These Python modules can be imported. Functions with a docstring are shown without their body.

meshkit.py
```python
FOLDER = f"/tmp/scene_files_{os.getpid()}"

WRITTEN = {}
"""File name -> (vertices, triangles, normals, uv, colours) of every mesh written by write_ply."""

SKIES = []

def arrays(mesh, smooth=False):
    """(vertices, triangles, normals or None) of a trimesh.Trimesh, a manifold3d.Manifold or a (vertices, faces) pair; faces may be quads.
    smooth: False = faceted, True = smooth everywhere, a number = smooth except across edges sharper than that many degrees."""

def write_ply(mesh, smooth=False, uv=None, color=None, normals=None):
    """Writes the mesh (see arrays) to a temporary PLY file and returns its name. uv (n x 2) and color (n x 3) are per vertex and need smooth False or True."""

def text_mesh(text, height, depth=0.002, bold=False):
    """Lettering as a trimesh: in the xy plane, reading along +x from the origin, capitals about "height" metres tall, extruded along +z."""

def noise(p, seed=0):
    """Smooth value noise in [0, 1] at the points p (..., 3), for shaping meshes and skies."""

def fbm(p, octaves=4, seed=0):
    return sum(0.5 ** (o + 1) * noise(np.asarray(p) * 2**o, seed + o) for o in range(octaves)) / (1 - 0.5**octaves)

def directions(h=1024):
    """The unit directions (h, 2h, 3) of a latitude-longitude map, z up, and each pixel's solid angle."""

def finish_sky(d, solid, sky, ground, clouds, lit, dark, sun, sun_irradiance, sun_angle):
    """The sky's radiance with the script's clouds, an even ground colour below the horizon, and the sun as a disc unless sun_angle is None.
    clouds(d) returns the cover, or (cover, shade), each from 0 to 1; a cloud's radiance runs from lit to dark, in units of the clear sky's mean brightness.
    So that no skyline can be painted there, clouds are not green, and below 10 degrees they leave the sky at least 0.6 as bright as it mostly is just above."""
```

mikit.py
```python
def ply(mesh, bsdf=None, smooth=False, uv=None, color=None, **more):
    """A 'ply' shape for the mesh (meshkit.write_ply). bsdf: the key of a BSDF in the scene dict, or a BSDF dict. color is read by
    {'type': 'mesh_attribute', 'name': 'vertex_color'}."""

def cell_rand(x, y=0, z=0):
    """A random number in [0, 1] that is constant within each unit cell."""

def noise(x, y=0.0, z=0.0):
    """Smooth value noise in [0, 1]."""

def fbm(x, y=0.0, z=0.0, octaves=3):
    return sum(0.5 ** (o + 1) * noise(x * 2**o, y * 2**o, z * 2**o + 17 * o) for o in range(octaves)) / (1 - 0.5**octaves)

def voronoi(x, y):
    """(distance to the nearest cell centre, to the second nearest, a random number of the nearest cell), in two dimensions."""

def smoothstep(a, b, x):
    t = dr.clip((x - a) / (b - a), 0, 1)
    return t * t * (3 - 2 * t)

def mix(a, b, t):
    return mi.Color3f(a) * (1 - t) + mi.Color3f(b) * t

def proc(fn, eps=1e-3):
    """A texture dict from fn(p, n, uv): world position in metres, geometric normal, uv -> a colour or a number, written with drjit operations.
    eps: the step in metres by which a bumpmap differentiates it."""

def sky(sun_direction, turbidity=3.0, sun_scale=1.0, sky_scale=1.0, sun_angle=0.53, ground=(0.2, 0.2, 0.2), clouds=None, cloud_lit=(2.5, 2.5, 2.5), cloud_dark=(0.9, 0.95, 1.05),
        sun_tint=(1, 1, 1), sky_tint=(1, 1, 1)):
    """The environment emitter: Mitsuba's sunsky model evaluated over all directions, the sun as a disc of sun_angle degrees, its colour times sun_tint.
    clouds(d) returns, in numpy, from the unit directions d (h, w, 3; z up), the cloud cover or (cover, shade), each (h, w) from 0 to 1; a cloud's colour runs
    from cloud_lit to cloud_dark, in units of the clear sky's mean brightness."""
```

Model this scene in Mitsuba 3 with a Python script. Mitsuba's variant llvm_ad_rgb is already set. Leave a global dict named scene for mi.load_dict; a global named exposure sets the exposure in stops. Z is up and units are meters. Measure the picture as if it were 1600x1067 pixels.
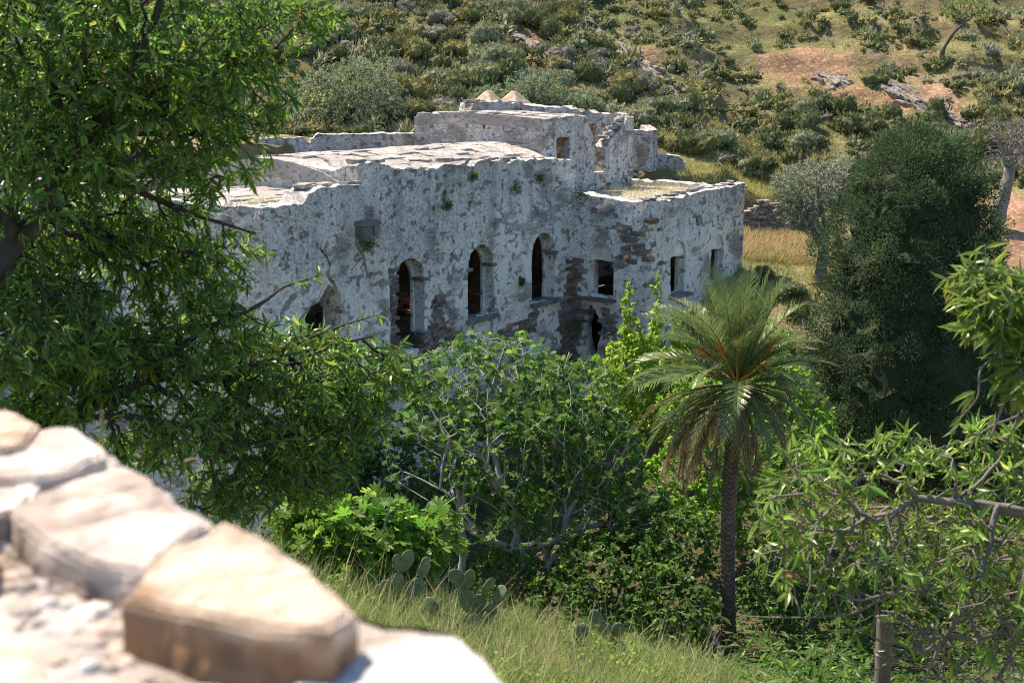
import math
import numpy as np
import trimesh
import manifold3d as m3
import drjit as dr
import mitsuba as mi
import mikit
import meshkit
from mikit import noise, fbm, voronoi, cell_rand, smoothstep, mix

T = mi.ScalarTransform4f
scene, labels = {}, {}
rng = np.random.default_rng(11)

# ------------------------------------------------------------------ camera, sky, exposure
CAM_Z = 13.5
PITCH = math.radians(11.5)
FWD = np.array([0, math.cos(PITCH), -math.sin(PITCH)])
scene['camera'] = {
    'type': 'thinlens', 'fov': 39.6, 'fov_axis': 'x', 'near_clip': 0.1, 'far_clip': 600.0,
    'aperture_radius': 0.0048, 'focus_distance': 36.0,
    'to_world': T().look_at(origin=[0, 0, CAM_Z], target=[0, float(FWD[1]), CAM_Z + float(FWD[2])], up=[0, 0, 1])}
SUN = np.array([-0.41, 0.31, 0.86])
scene['sky_light'] = mikit.sky((SUN / np.linalg.norm(SUN)).tolist(), turbidity=3, sky_tint=(1.06, 1.0, 0.90))
exposure = 2.65

# ------------------------------------------------------------------ helpers
_count = {}


def numbered(name):
    _count[name] = _count.get(name, 0) + 1
    return name if _count[name] == 1 else '%s_%03d' % (name, _count[name] - 1)


def tag(key, label=None, cat=None, group=None, kind=None):
    d = labels.setdefault(key, {})
    for k, v in (('label', label), ('category', cat), ('group', group), ('kind', kind)):
        if v:
            d[k] = v
    return key


def put(name, mesh, bsdf, parent=None, smooth=False, color=None, **lab):
    key = numbered((parent + '__' if parent else '') + name)
    if bsdf in STONES:
        v, f = mesh
        smooth = bool(smooth)
        color, bsdf = stone_colors(bsdf, np.asarray(v)), 'stone'
    scene[key] = mikit.ply(mesh, bsdf, smooth=smooth, color=color)
    if lab:
        tag(key, **lab)
    return key


def thing(name, label, cat, group=None):
    return tag(numbered(name), label, cat, group)


def unit(v):
    v = np.asarray(v, float)
    return v / np.maximum(np.linalg.norm(v, axis=-1, keepdims=True), 1e-9)


def vnoise(p, f, seed=0, octaves=3):
    p = np.asarray(p) * f
    return np.stack([meshkit.fbm(p + 31.7 * k, octaves, seed + 7 * k) for k in range(3)], -1) * 2 - 1


def join(parts):
    """(v, f) pairs -> one (v, f)"""
    vs, fs, at = [], [], 0
    for v, f in parts:
        vs.append(v); fs.append(np.asarray(f) + at); at += len(v)
    return np.vstack(vs), np.vstack(fs)


# ------------------------------------------------------------------ materials
def C(*v):
    return {'type': 'rgb', 'value': list(v)}


def mat(name, color, rough=0.85, bump=None, bump_scale=1.0, eps=0.004, **kw):
    b = {'type': 'principled', 'base_color': mikit.proc(color) if callable(color) else C(*color), 'roughness': rough, 'specular': kw.pop('specular', 0.25), **kw}
    if bump is not None:
        b = {'type': 'bumpmap', 'arbitrary': mikit.proc(bump, eps=eps), 'scale': bump_scale, 'nested': b}
    scene[name] = {'type': 'twosided', 'bsdf': b}
    return name


SU, CU = math.sin(math.radians(35)), math.cos(math.radians(35))


def wallcoord(p):
    return p.x * SU + p.y * CU + p.x * CU - p.y * SU, p.z, p.x * CU - p.y * SU


def plaster_dark(h, z, w):
    blotch = fbm(h * 0.8, z * 0.7, 5.0, 3)
    speck = fbm(h * 13.0, z * 15.0, w * 1.3, 4)
    fine = fbm(h * 38.0, z * 36.0, 2.0, 2)
    streak = fbm(h * 4.5, z * 0.4, 3.0, 3)
    big = fbm(h * 0.28 + 3, z * 0.3, 9.0, 3)
    zone = smoothstep(5.8, 9.6, z + 5.0 * (big - 0.5)) + 0.6 * smoothstep(0.5, 0.68, streak) * smoothstep(6.5, 9.5, z)   # the weather side: grey above, whiter below, run-off streaks
    return zone, speck, streak, smoothstep(0.47, 0.66, 0.48 * speck + 0.52 * fine + 0.09 * (zone - 0.7) + 0.16 * (blotch - 0.5))


def plaster_stone(h, z):
    m = fbm(h * 1.0 + 7, z * 1.3 + 3.3, 1.0, 4) + 0.05 * smoothstep(4.8, 3.0, z)
    a, b, r = voronoi(h * 1.9 + 0.9 * fbm(h * 4, z * 4, 1.0, 2), z * 9.5 + 0.8 * fbm(h * 3, z * 3, 6.0, 2))
    return smoothstep(0.59, 0.78, m + 0.14 * (r - 0.5)), smoothstep(0.0, 0.22, b - a), r


def plaster_color(p, n, uv):
    h, z, w = wallcoord(p)
    blotch, speck, streak, dark = plaster_dark(h, z, w)
    lime = mix((0.86, 0.835, 0.79), (0.62, 0.60, 0.57), smoothstep(0.15, 1.1, 0.75 * blotch + 0.4 * (speck - 0.3)))
    lime = mix(lime, (0.60, 0.545, 0.48), smoothstep(0.56, 0.70, fbm(h * 0.7 + 31, z * 0.8, 2.0, 3)) * 0.55)
    col = mix(lime, (0.21, 0.205, 0.20), dark * 0.64)
    col = mix(col, (0.09, 0.09, 0.085), smoothstep(0.62, 0.70, fbm(h * 5.1 + 9, z * 6.6, 8.0, 3)) * 0.7)
    e, gap, r = plaster_stone(h, z)
    st = mix((0.20, 0.185, 0.175), (0.36, 0.32, 0.28), r) * (0.6 + 0.8 * speck)
    st = mix((0.10, 0.09, 0.085), st, gap)
    return mix(col, st, e * 0.75)


def plaster_height(p, n, uv):
    h, z, w = wallcoord(p)
    _, speck, _, dark = plaster_dark(h, z, w)
    e, gap, r = plaster_stone(h, z)
    return 0.020 * (1 - dark) + 0.03 * speck + e * (0.03 * gap * (0.4 + r) - 0.02)


def cap_color(p, n, uv):
    a = fbm(p.x * 1.3, p.y * 1.3, p.z, 4)
    s = fbm(p.x * 11, p.y * 11, p.z * 11, 3)
    c = mix((0.45, 0.415, 0.385), (0.32, 0.295, 0.275), smoothstep(0.35, 0.65, a))
    return mix(c, (0.17, 0.16, 0.15), smoothstep(0.54, 0.66, s) * 0.75)


def cap_height(p, n, uv):
    return 0.05 * fbm(p.x * 8, p.y * 8, p.z * 8, 4)


def rough_height(f, amp):
    return lambda p, n, uv: amp * fbm(p.x * f, p.y * f, p.z * f, 4)


mat('plaster', plaster_color, 0.9, plaster_height, 1.0)
mat('roof_mortar', cap_color, 0.9, cap_height, 1.0)
VC = {'type': 'mesh_attribute', 'name': 'vertex_color'}
scene['stone'] = {'type': 'twosided', 'bsdf': {'type': 'bumpmap', 'arbitrary': mikit.proc(rough_height(22, 0.025), eps=0.004), 'scale': 1.0, 'nested': {'type': 'principled', 'base_color': VC, 'roughness': 0.8, 'specular': 0.3}}}
scene['bark'] = {'type': 'twosided', 'bsdf': {'type': 'principled', 'base_color': VC, 'roughness': 0.85, 'specular': 0.25}}
scene['wire'] = {'type': 'twosided', 'bsdf': {'type': 'principled', 'base_color': C(0.35, 0.35, 0.35), 'roughness': 0.4, 'metallic': 0.8}}
# (dark, light, stain) colours of the kinds of stone; a stone's colour wanders between them over its surface
STONES = {'rubble_a': ((0.13, 0.11, 0.10), (0.27, 0.22, 0.18), (0.10, 0.09, 0.08)), 'rubble_b': ((0.18, 0.13, 0.09), (0.34, 0.25, 0.17), (0.12, 0.09, 0.07)),
          'rubble_c': ((0.15, 0.15, 0.155), (0.30, 0.29, 0.29), (0.11, 0.11, 0.11)), 'orange_rubble': ((0.26, 0.15, 0.09), (0.46, 0.29, 0.17), (0.18, 0.11, 0.07)),
          'field_stone_a': ((0.20, 0.19, 0.18), (0.36, 0.34, 0.32), (0.15, 0.14, 0.13)), 'field_stone_b': ((0.16, 0.145, 0.13), (0.30, 0.27, 0.24), (0.13, 0.12, 0.11)),
          'bedrock': ((0.14, 0.125, 0.115), (0.30, 0.27, 0.245), (0.10, 0.09, 0.085)), 'slate': ((0.12, 0.115, 0.115), (0.24, 0.225, 0.215), (0.16, 0.17, 0.14)), 'cap_stone': ((0.36, 0.335, 0.32), (0.52, 0.48, 0.45), (0.24, 0.22, 0.21)),
          'cap_lichen': ((0.36, 0.30, 0.25), (0.46, 0.39, 0.33), (0.42, 0.22, 0.10)),
          'ochre_stone': ((0.38, 0.285, 0.21), (0.47, 0.395, 0.33), (0.15, 0.085, 0.045)), 'grey_stone': ((0.36, 0.32, 0.295), (0.47, 0.425, 0.40), (0.27, 0.215, 0.18)),  # ochre stain also darkens the slab sides in place of shade
          'pale_stone': ((0.46, 0.39, 0.34), (0.56, 0.51, 0.47), (0.38, 0.28, 0.21)), 'white_stone': ((0.42, 0.41, 0.42), (0.56, 0.55, 0.56), (0.33, 0.29, 0.26)),
          'mortar': ((0.30, 0.265, 0.24), (0.44, 0.41, 0.40), (0.16, 0.125, 0.10))}
RUB, FIELD = ['rubble_a', 'rubble_b', 'rubble_c'], ['field_stone_a', 'field_stone_b']


def ss(a, b, x):
    t = np.clip((x - a) / (b - a), 0, 1)
    return t * t * (3 - 2 * t)


def stone_colors(kind, v):
    lo, hi, st = (np.array(c) for c in STONES[kind])
    o = float(np.random.default_rng(int(abs(np.sum(v[0])) * 1e4) % 2**31).random()) if len(v) < 200 else 0.0
    a = ss(0.34, 0.66, meshkit.fbm(v * [3.5, 3.5, 6], 4, 2) + (o - 0.5) * 0.5 * (len(v) < 200))[:, None]
    b = ss(0.46, 0.66, meshkit.fbm(v * [12, 12, 20], 3, 4))[:, None] * 0.75
    c = lo * (1 - a) + hi * a
    return (c * (1 - b) + st * b) * (0.85 + 0.3 * meshkit.noise(v * 40, 6))[:, None]


def tint(base, v, amp=0.35, f=12.0, seed=1):
    """Bark: the base colour, lighter and darker over the surface."""
    return np.asarray(base) * (1 - amp + 2 * amp * meshkit.fbm(v * [f, f, f * 0.4], 3, seed))[:, None]





def leaf_mat(name, trans, rough, gloss, skin, spec=0.6):
    """A leaf glows when light falls through it and shines on its skin: a thin translucent sheet blended with a dark waxy coat."""
    scene[name] = {'type': 'blendbsdf', 'weight': gloss,
                   'thin': {'type': 'principledthin', 'base_color': VC, 'roughness': 0.6, 'diff_trans': trans, 'spec_trans': 0.0},
                   'wax': {'type': 'twosided', 'bsdf': {'type': 'principled', 'base_color': C(*skin), 'roughness': rough, 'specular': spec}}}
    return name


leaf_mat('glossy_leaf', 1.5, 0.33, 0.40, (0.045, 0.085, 0.02), 0.7)
leaf_mat('soft_leaf', 1.45, 0.42, 0.32, (0.06, 0.11, 0.025), 0.45)
leaf_mat('dull_leaf', 0.7, 0.6, 0.25, (0.08, 0.10, 0.05), 0.4)
leaf_mat('frond_leaf', 0.9, 0.28, 0.45, (0.08, 0.11, 0.04), 0.8)
scene['pad_skin'] = {'type': 'twosided', 'bsdf': {'type': 'principled', 'base_color': mikit.proc(lambda p, n, uv: mix((0.09, 0.135, 0.065), (0.17, 0.215, 0.115), fbm(p.x * 9, p.y * 9, p.z * 9, 3)) * (1 - 0.4 * smoothstep(0.62, 0.70, noise(p.x * 42, p.y * 42, p.z * 42)))), 'roughness': 0.5, 'specular': 0.4}}

# ------------------------------------------------------------------ terrain
# TERRAIN BEGIN
_PY = np.array([-30, -8, 0, 2.4, 3.0, 8, 13, 17, 20, 23, 26, 28.5, 33, 38, 44, 49, 54, 57, 62, 80, 110, 160, 260], float)
_PC = np.array([13.2, 12.6, 12.0, 11.7, 11.0, 9.15, 7.45, 6.35, 4.7, 3.0, 1.6, 0.8, 0.3, 0.5, 1.0, 1.5, 2.0, 2.5, 0, 0, 0, 0, 0], float)
_PR = np.array([13.2, 12.6, 12.0, 11.8, 11.0, 9.0, 7.0, 5.7, 4.2, 2.8, 1.5, 0.8, 0.4, 1.2, 3.2, 4.5, 6.0, 6.5, 7, 0, 0, 0, 0], float)
_HX = np.array([-60, -30, -10, 0, 5, 8.8, 10, 14, 20, 60], float)
_HZ = np.array([11.5, 10.9, 10.3, 9.6, 8.9, 8.5, 7.75, 7.7, 8.2, 10.0], float)


def ground(x, y, detail=True):
    x = np.asarray(x, float); y = np.asarray(y, float)
    h57 = np.interp(x, _HX, _HZ)
    side = np.clip((x - 4.5) / 2.0, 0, 1); side = side * side * (3 - 2 * side)
    low = np.interp(y, _PY, _PC) * (1 - side) + np.interp(y, _PY, _PR) * side
    low = low - 0.27 * np.clip(x, -4, 4) * np.clip((y - 3) / 5, 0, 1) * np.clip((26 - y) / 6, 0, 1)
    hill = h57 + 0.43 * np.maximum(y - 60, 0) + 0.10 * np.clip(y - 57, 0, 3)
    w = x - 0.35 * (y - 60)
    right = np.clip((x - 3) / 8, 0, 1)
    t = (hill + 0.02 * x) / 1.55
    fr = t - np.floor(t)
    step = np.clip((fr - 0.55) / 0.25, 0, 1); step = step * step * (3 - 2 * step)
    hill = hill + right * np.clip((y - 66) / 3, 0, 1) * (np.floor(t) + step - t) * 1.55 * 0.42
    far = np.clip((x - 12.0) / 3.0, 0, 1)
    e0, e1 = 57.15 - 7.15 * far, 57.35 + 2.65 * far
    ky = np.clip((y - e0) / (e1 - e0), 0, 1)
    bu, bn = (x + 0.9016) * 0.5736 + (y - 44) * 0.8192, (x + 0.9016) * 0.8192 - (y - 44) * 0.5736   # along and out from the ruin's front
    edge = np.interp(bu, [-11, -9.8, 4.6, 5.5, 12.4, 14], [-13.2, -12.0, -9.7, -3.1, -3.1, 0.0])
    kb = np.clip((edge - bn) / 0.8, 0, 1)
    s2 = np.clip((x - 8.6) / 0.8, 0, 1)
    k = kb * (1 - s2) + ky * s2
    z = low * (1 - k) + hill * k
    return z
# TERRAIN END


def ground_n(x, y):
    p = np.stack([np.asarray(x, float), np.asarray(y, float), np.zeros_like(x)], -1)
    a = np.clip((p[..., 1] - 57) / 6, 0, 1)
    return ground(x, y) + (0.25 + 0.85 * a) * (meshkit.fbm(p * 0.16, 3, 3) - 0.5) + (0.10 + 0.5 * a) * (meshkit.fbm(p * 0.6, 3, 5) - 0.5) + 0.10 * (meshkit.fbm(p * 2.2, 2, 9) - 0.5)


EARTH = [  # bare earth slips: centre x, y, half sizes
    (14.495, 71.260, 12.556) + (2.3, 2.4), (13.519, 72.040, 13.077) + (1.4, 1.2), (16.023, 68.200, 11.765) + (1.3, 1.2), (18.812, 67.300, 11.494) + (2.0, 1.8), (20.245, 66.040, 11.097) + (1.2, 1.1),
    (0.927, 70.200, 14.149) + (0.8, 1.3), (-4.957, 70.500, 14.758) + (0.8, 0.9), (19.498, 55.800, 7.372) + (2.2, 2.5), (18.936, 52.900, 6.370) + (2.0, 1.6), (6.480, 69.920, 13.241) + (0.7, 1.0)]


def soil_masks(p):
    big = fbm(p.x * 0.16, p.y * 0.16, 1.0, 4)
    mid = fbm(p.x * 1.1, p.y * 1.1, p.z * 1.1, 4)
    m = mi.Float(0)
    for ex, ey, ez, rx, ry in EARTH:
        d = dr.sqrt(dr.square((p.x - ex) / rx) + dr.square((p.y - ey) / ry))
        m = dr.maximum(m, 1 - smoothstep(0.55, 1.15, d + 1.3 * (mid - 0.5)))
    return big, mid, m


def soil_color(p, n, uv):
    big, mid, m = soil_masks(p)
    fine = fbm(p.x * 9, p.y * 9, p.z * 9, 3)
    g = mix((0.10, 0.11, 0.045), (0.195, 0.18, 0.085), smoothstep(0.35, 0.65, mid + 0.5 * (big - 0.5)))
    g = mix(g, (0.22, 0.165, 0.105), smoothstep(0.53, 0.66, 0.6 * big + 0.4 * fine))
    steep = smoothstep(0.90, 0.72, dr.abs(n.z))
    g = mix(g, (0.20, 0.14, 0.09), steep * 0.3)
    e = mix((0.30, 0.185, 0.12), (0.20, 0.12, 0.075), smoothstep(0.35, 0.65, mid))
    e = mix(e, (0.40, 0.29, 0.21), smoothstep(0.55, 0.7, fine) * 0.6)
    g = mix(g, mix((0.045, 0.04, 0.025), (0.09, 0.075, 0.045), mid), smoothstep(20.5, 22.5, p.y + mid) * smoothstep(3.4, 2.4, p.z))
    return mix(g, e, m) * (0.7 + 0.6 * fine)


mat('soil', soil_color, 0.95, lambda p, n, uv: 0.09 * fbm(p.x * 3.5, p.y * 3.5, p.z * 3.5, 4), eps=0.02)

gx = np.unique(np.concatenate([np.arange(-120, -30, 4.0), np.arange(-30, 34, 0.34), np.arange(34, 121, 4.0)]))
gy = np.unique(np.concatenate([np.arange(-30, 2, 2.0), np.arange(2, 54, 0.5), np.arange(54, 100, 0.30), np.arange(100, 261, 6.0)]))
GX, GY = np.meshgrid(gx, gy, indexing='xy')
GZ = ground_n(GX, GY)
nx, ny = len(gx), len(gy)
i = (np.arange(ny - 1)[:, None] * nx + np.arange(nx - 1)[None]).reshape(-1)
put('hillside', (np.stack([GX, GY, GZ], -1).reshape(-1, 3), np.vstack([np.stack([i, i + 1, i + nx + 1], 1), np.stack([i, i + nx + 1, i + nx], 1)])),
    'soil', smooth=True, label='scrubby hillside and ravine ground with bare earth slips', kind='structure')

# ------------------------------------------------------------------ the ruined building
BU, BN, BZ = np.array([SU, CU, 0.0]), np.array([CU, -SU, 0.0]), np.array([0, 0, 1.0])
BO = np.array([-0.9016, 44.0, 0.0])


def B(u, n, z):
    return BO + BU * u + BN * n + BZ * z


def rag(knots, amp=0.10, seed=0, f=2.2):
    """A ragged top line through the knots."""
    k = np.array(knots, float)
    a = np.arange(k[0, 0], k[-1, 0] + 0.05, 0.11)
    p = np.stack([a * f, a * 0 + seed * 3.7, a * 0], -1)
    z = np.interp(a, k[:, 0], k[:, 1]) + amp * 2 * (meshkit.fbm(p, 3, seed) - 0.5) + amp * 0.9 * (np.floor(meshkit.noise(p * 1.9, seed + 5) * 3) / 2 - 0.5)
    return np.stack([a, z], 1)


def poly_solid(pts, depth, z0):
    return m3.CrossSection([np.asarray(pts, float)], m3.FillRule.NonZero).extrude(depth).translate((0, 0, z0))


def arch(c, half, sill, spring, top, steps=14, jag=0.0, seed=0):
    t = np.linspace(0, math.pi, steps)
    p = [(c + half, sill)] + [(c + half * math.cos(a), spring + (top - spring) * math.sin(a)) for a in t] + [(c - half, sill)]
    p = np.array(p)
    if jag:
        p = p + np.random.default_rng(seed).uniform(-jag, jag, p.shape)
    return p


def blob(c, z, rx, rz, seed, n=13, jag=0.3):
    r = np.random.default_rng(seed)
    t = np.arange(n) / n * 2 * math.pi
    k = 1 + r.uniform(-jag, jag, n)
    return np.stack([c + rx * k * np.cos(t), z + rz * k * np.sin(t)], 1)


def ribbon(pts, w):
    p = np.array(pts, float)
    d = unit(np.gradient(p, axis=0))
    s = np.stack([-d[:, 1], d[:, 0]], 1) * (np.asarray(w)[:, None] / 2)
    q = np.vstack([p - s, (p + s)[::-1]])
    return q


def wall(name, axis, base, a0, a1, z0, zmax, top, thick, cuts, parent, bsdf='plaster', res=0.14, amp=0.05, shift=0.0, **lab):
    """A masonry wall along 'u' or 'n'. base: the other coordinate of its outer face. cuts: (polygon, depth from the outer face or None for right through)."""
    if axis == 'u':
        A, O, Cc = BU, B(shift, base, 0), BN
    else:
        A, O, Cc = BN, B(base, 0, 0), -BU
    m = m3.Manifold.cube((a1 - a0, zmax - z0, thick)).refine_to_length(res).translate((a0, z0, -thick))
    if top is not None:
        t = np.asarray(top)
        over = np.vstack([[[t[0, 0] - 1, t[0, 1]]], t, [[t[-1, 0] + 1, t[-1, 1]]], [[t[-1, 0] + 1, zmax + 2]], [[t[0, 0] - 1, zmax + 2]]])
        m = m - poly_solid(over, thick + 1, -thick - 0.5)
    for poly, depth in cuts:
        poly = np.asarray(poly)
        area = 0.5 * np.sum(poly[:, 0] * np.roll(poly[:, 1], -1) - np.roll(poly[:, 0], -1) * poly[:, 1])
        poly = poly if area > 0 else poly[::-1]
        m = m - (poly_solid(poly, thick + 1, -thick - 0.5) if depth is None else poly_solid(poly, depth + 0.5, -depth))
    m = m.refine_to_length(max(res * 1.6, 0.2))
    mm = m.to_mesh()
    v = np.array(mm.vert_properties[:, :3], float)
    w = O + v[:, :1] * A + v[:, 1:2] * BZ + v[:, 2:3] * Cc
    w = w + amp * vnoise(w, 0.9, 3) + amp * 0.55 * vnoise(w, 3.1, 9, 2)
    return put(name, (w, np.array(mm.tri_verts)), bsdf, parent, smooth=38, **lab)


def block(size, seed, rough=0.10, chamfer=0.16, res=None):
    """An irregular stone about the origin: a hull of jittered corners, its edges knocked off."""
    r = np.random.default_rng(seed)
    s = np.array(size, float) / 2
    pts = []
    for c in np.ndindex(2, 2, 2):
        k = (np.array(c) * 2 - 1) * s * (1 + r.uniform(-rough, rough, 3))
        for ax in range(3):
            q = k.copy()
            q[ax] *= 1 - chamfer * r.uniform(0.5, 1.5)
            pts.append(q)
    h = m3.Manifold.hull_points(np.array(pts))
    if res:
        h = h.refine_to_length(res)
    mm = h.to_mesh()
    return np.array(mm.vert_properties[:, :3], float), np.array(mm.tri_verts)


def frame(center, X, Y, Zv, v):
    return np.asarray(center) + v[:, :1] * X + v[:, 1:2] * Y + v[:, 2:3] * Zv


house = thing('ruined_building', 'large derelict whitewashed stone building with arched windows, cracked plaster and collapsed roofs in the ravine', 'building')

# main front with three arched openings, a broken hole, putlog holes and a crack
WC = [-3.64, -0.10, 3.42]
holes = []
for k, c in enumerate(WC):
    holes.append((arch(c, 0.70, 5.36 if k else 4.9, 6.93, 7.64, jag=0.025, seed=k), None))
holes += [(blob(3.95 - 5.9, 9.27, 0.14, 0.26, 5), 0.35), (blob(-1.98, 7.05, 0.16, 0.11, 6), 0.4), (blob(-2.05, 6.25, 0.10, 0.09, 7), 0.3), (blob(1.66, 7.02, 0.11, 0.17, 8), 0.4), (blob(2.0, 6.28, 0.08, 0.12, 9), 0.3),
          (blob(4.95, 7.35, 0.10, 0.2, 10), 0.3), (blob(4.88, 6.52, 0.16, 0.14, 11), 0.35), (blob(0.85, 5.1, 0.10, 0.14, 12), 0.35), (blob(-0.62, 8.95, 0.08, 0.09, 13), 0.25), (blob(-4.9, 6.0, 0.08, 0.12, 14), 0.3),
          (blob(-4.95, 5.5, 0.12, 0.13, 15), 0.3), (blob(-2.45, 9.0, 0.07, 0.07, 16), 0.25),
          (blob(-4.55, 6.5, 0.12, 0.5, 18, jag=0.5), 0.12), (blob(-1.9, 7.4, 0.35, 0.3, 19, jag=0.5), 0.07), (blob(-2.3, 6.2, 0.3, 0.5, 20, jag=0.4), 0.08), (blob(-1.75, 7.9, 0.28, 0.2, 21, jag=0.4), 0.05)]
mtop = rag([(-5.9, 10.45), (-5.3, 10.5), (-4.4, 10.28), (-2.8, 10.12), (-1.6, 10.2), (-0.5, 10.12), (0.3, 10.22), (1.2, 10.1), (2.4, 10.06), (3.4, 10.1), (4.3, 9.98), (5.3, 9.9)], 0.09, 1)
front = wall('front_wall', 'u', 0.0, -5.85, 5.25, 0.0, 11.0, mtop, 0.42, holes, house)
for k, c in enumerate(WC):
    rv = np.random.default_rng(40 + k)
    # inner frame, set back in the thickness of the wall
    o, i2 = arch(c, 0.76, 5.3, 6.93, 7.70), arch(c, 0.63, 5.2, 6.88, 7.54)
    ring = poly_solid(o, 0.10, -0.50) - poly_solid(i2, 0.3, -0.6)
    mm = ring.refine_to_length(0.25).to_mesh()
    v = np.array(mm.vert_properties[:, :3], float)
    w = B(0, 0, 0) + v[:, :1] * BU + v[:, 1:2] * BZ + v[:, 2:3] * BN
    put('inner_frame', (w + 0.015 * vnoise(w, 2.0), np.array(mm.tri_verts)), 'plaster', front)
    if k:
        v, f = block((1.62, 0.62, 0.14), 60 + k, 0.06, 0.08, 0.2)
        w = frame(B(c, -0.16, 5.30), BU, BN, BZ, v)
        put('sill', (w + 0.025 * vnoise(w, 2.5), f), 'slate', front)
    for s in (-1, 1):
        if s > 0 or k == 1:
            v, f = block((0.26, 0.42, 0.09), 70 + 2 * k + s, 0.15)
            put('impost', (frame(B(c + s * 0.66, -0.15, 6.93), BU, BN, BZ, v), f), 'slate', front)

# end wall of the main block, above the roof of the low wing
wall('end_wall', 'n', -5.8, -6.4, -0.55, 5.0, 11.0, rag([(-6.5, 9.98), (-5, 10.22), (-3, 10.36), (-1, 10.32), (-0.5, 10.42)], 0.05, 7), 0.6, [], house)

# low wing on the left
holes = [(blob(-7.75, 6.45, 0.80, 0.95, 30, n=21, jag=0.2), None), (blob(-8.25, 6.7, 0.3, 0.4, 33, jag=0.4), 0.22), (blob(-7.15, 6.3, 0.25, 0.6, 34, jag=0.4), 0.18),
         (ribbon([(-7.85, 8.75), (-7.95, 8.5), (-7.72, 8.28), (-7.62, 8.02), (-7.75, 7.8), (-7.45, 7.5), (-7.3, 7.15), (-7.15, 6.75)], [0.04, 0.06, 0.08, 0.11, 0.13, 0.12, 0.10, 0.05]), None),
         (ribbon([(-6.6, 8.75), (-6.5, 8.4), (-6.25, 8.1), (-6.15, 7.7), (-6.1, 7.4)], [0.04, 0.09, 0.12, 0.09, 0.03]), 0.12), (ribbon([(-6.25, 8.1), (-6.6, 7.9), (-6.8, 7.75)], [0.05, 0.05, 0.02]), 0.08),
         (blob(-6.2, 8.55, 0.35, 0.16, 35, jag=0.5), 0.12), (blob(-6.05, 7.35, 0.16, 0.3, 36, jag=0.5), 0.06), (blob(-6.4, 7.05, 0.10, 0.08, 37), 0.06)]
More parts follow.
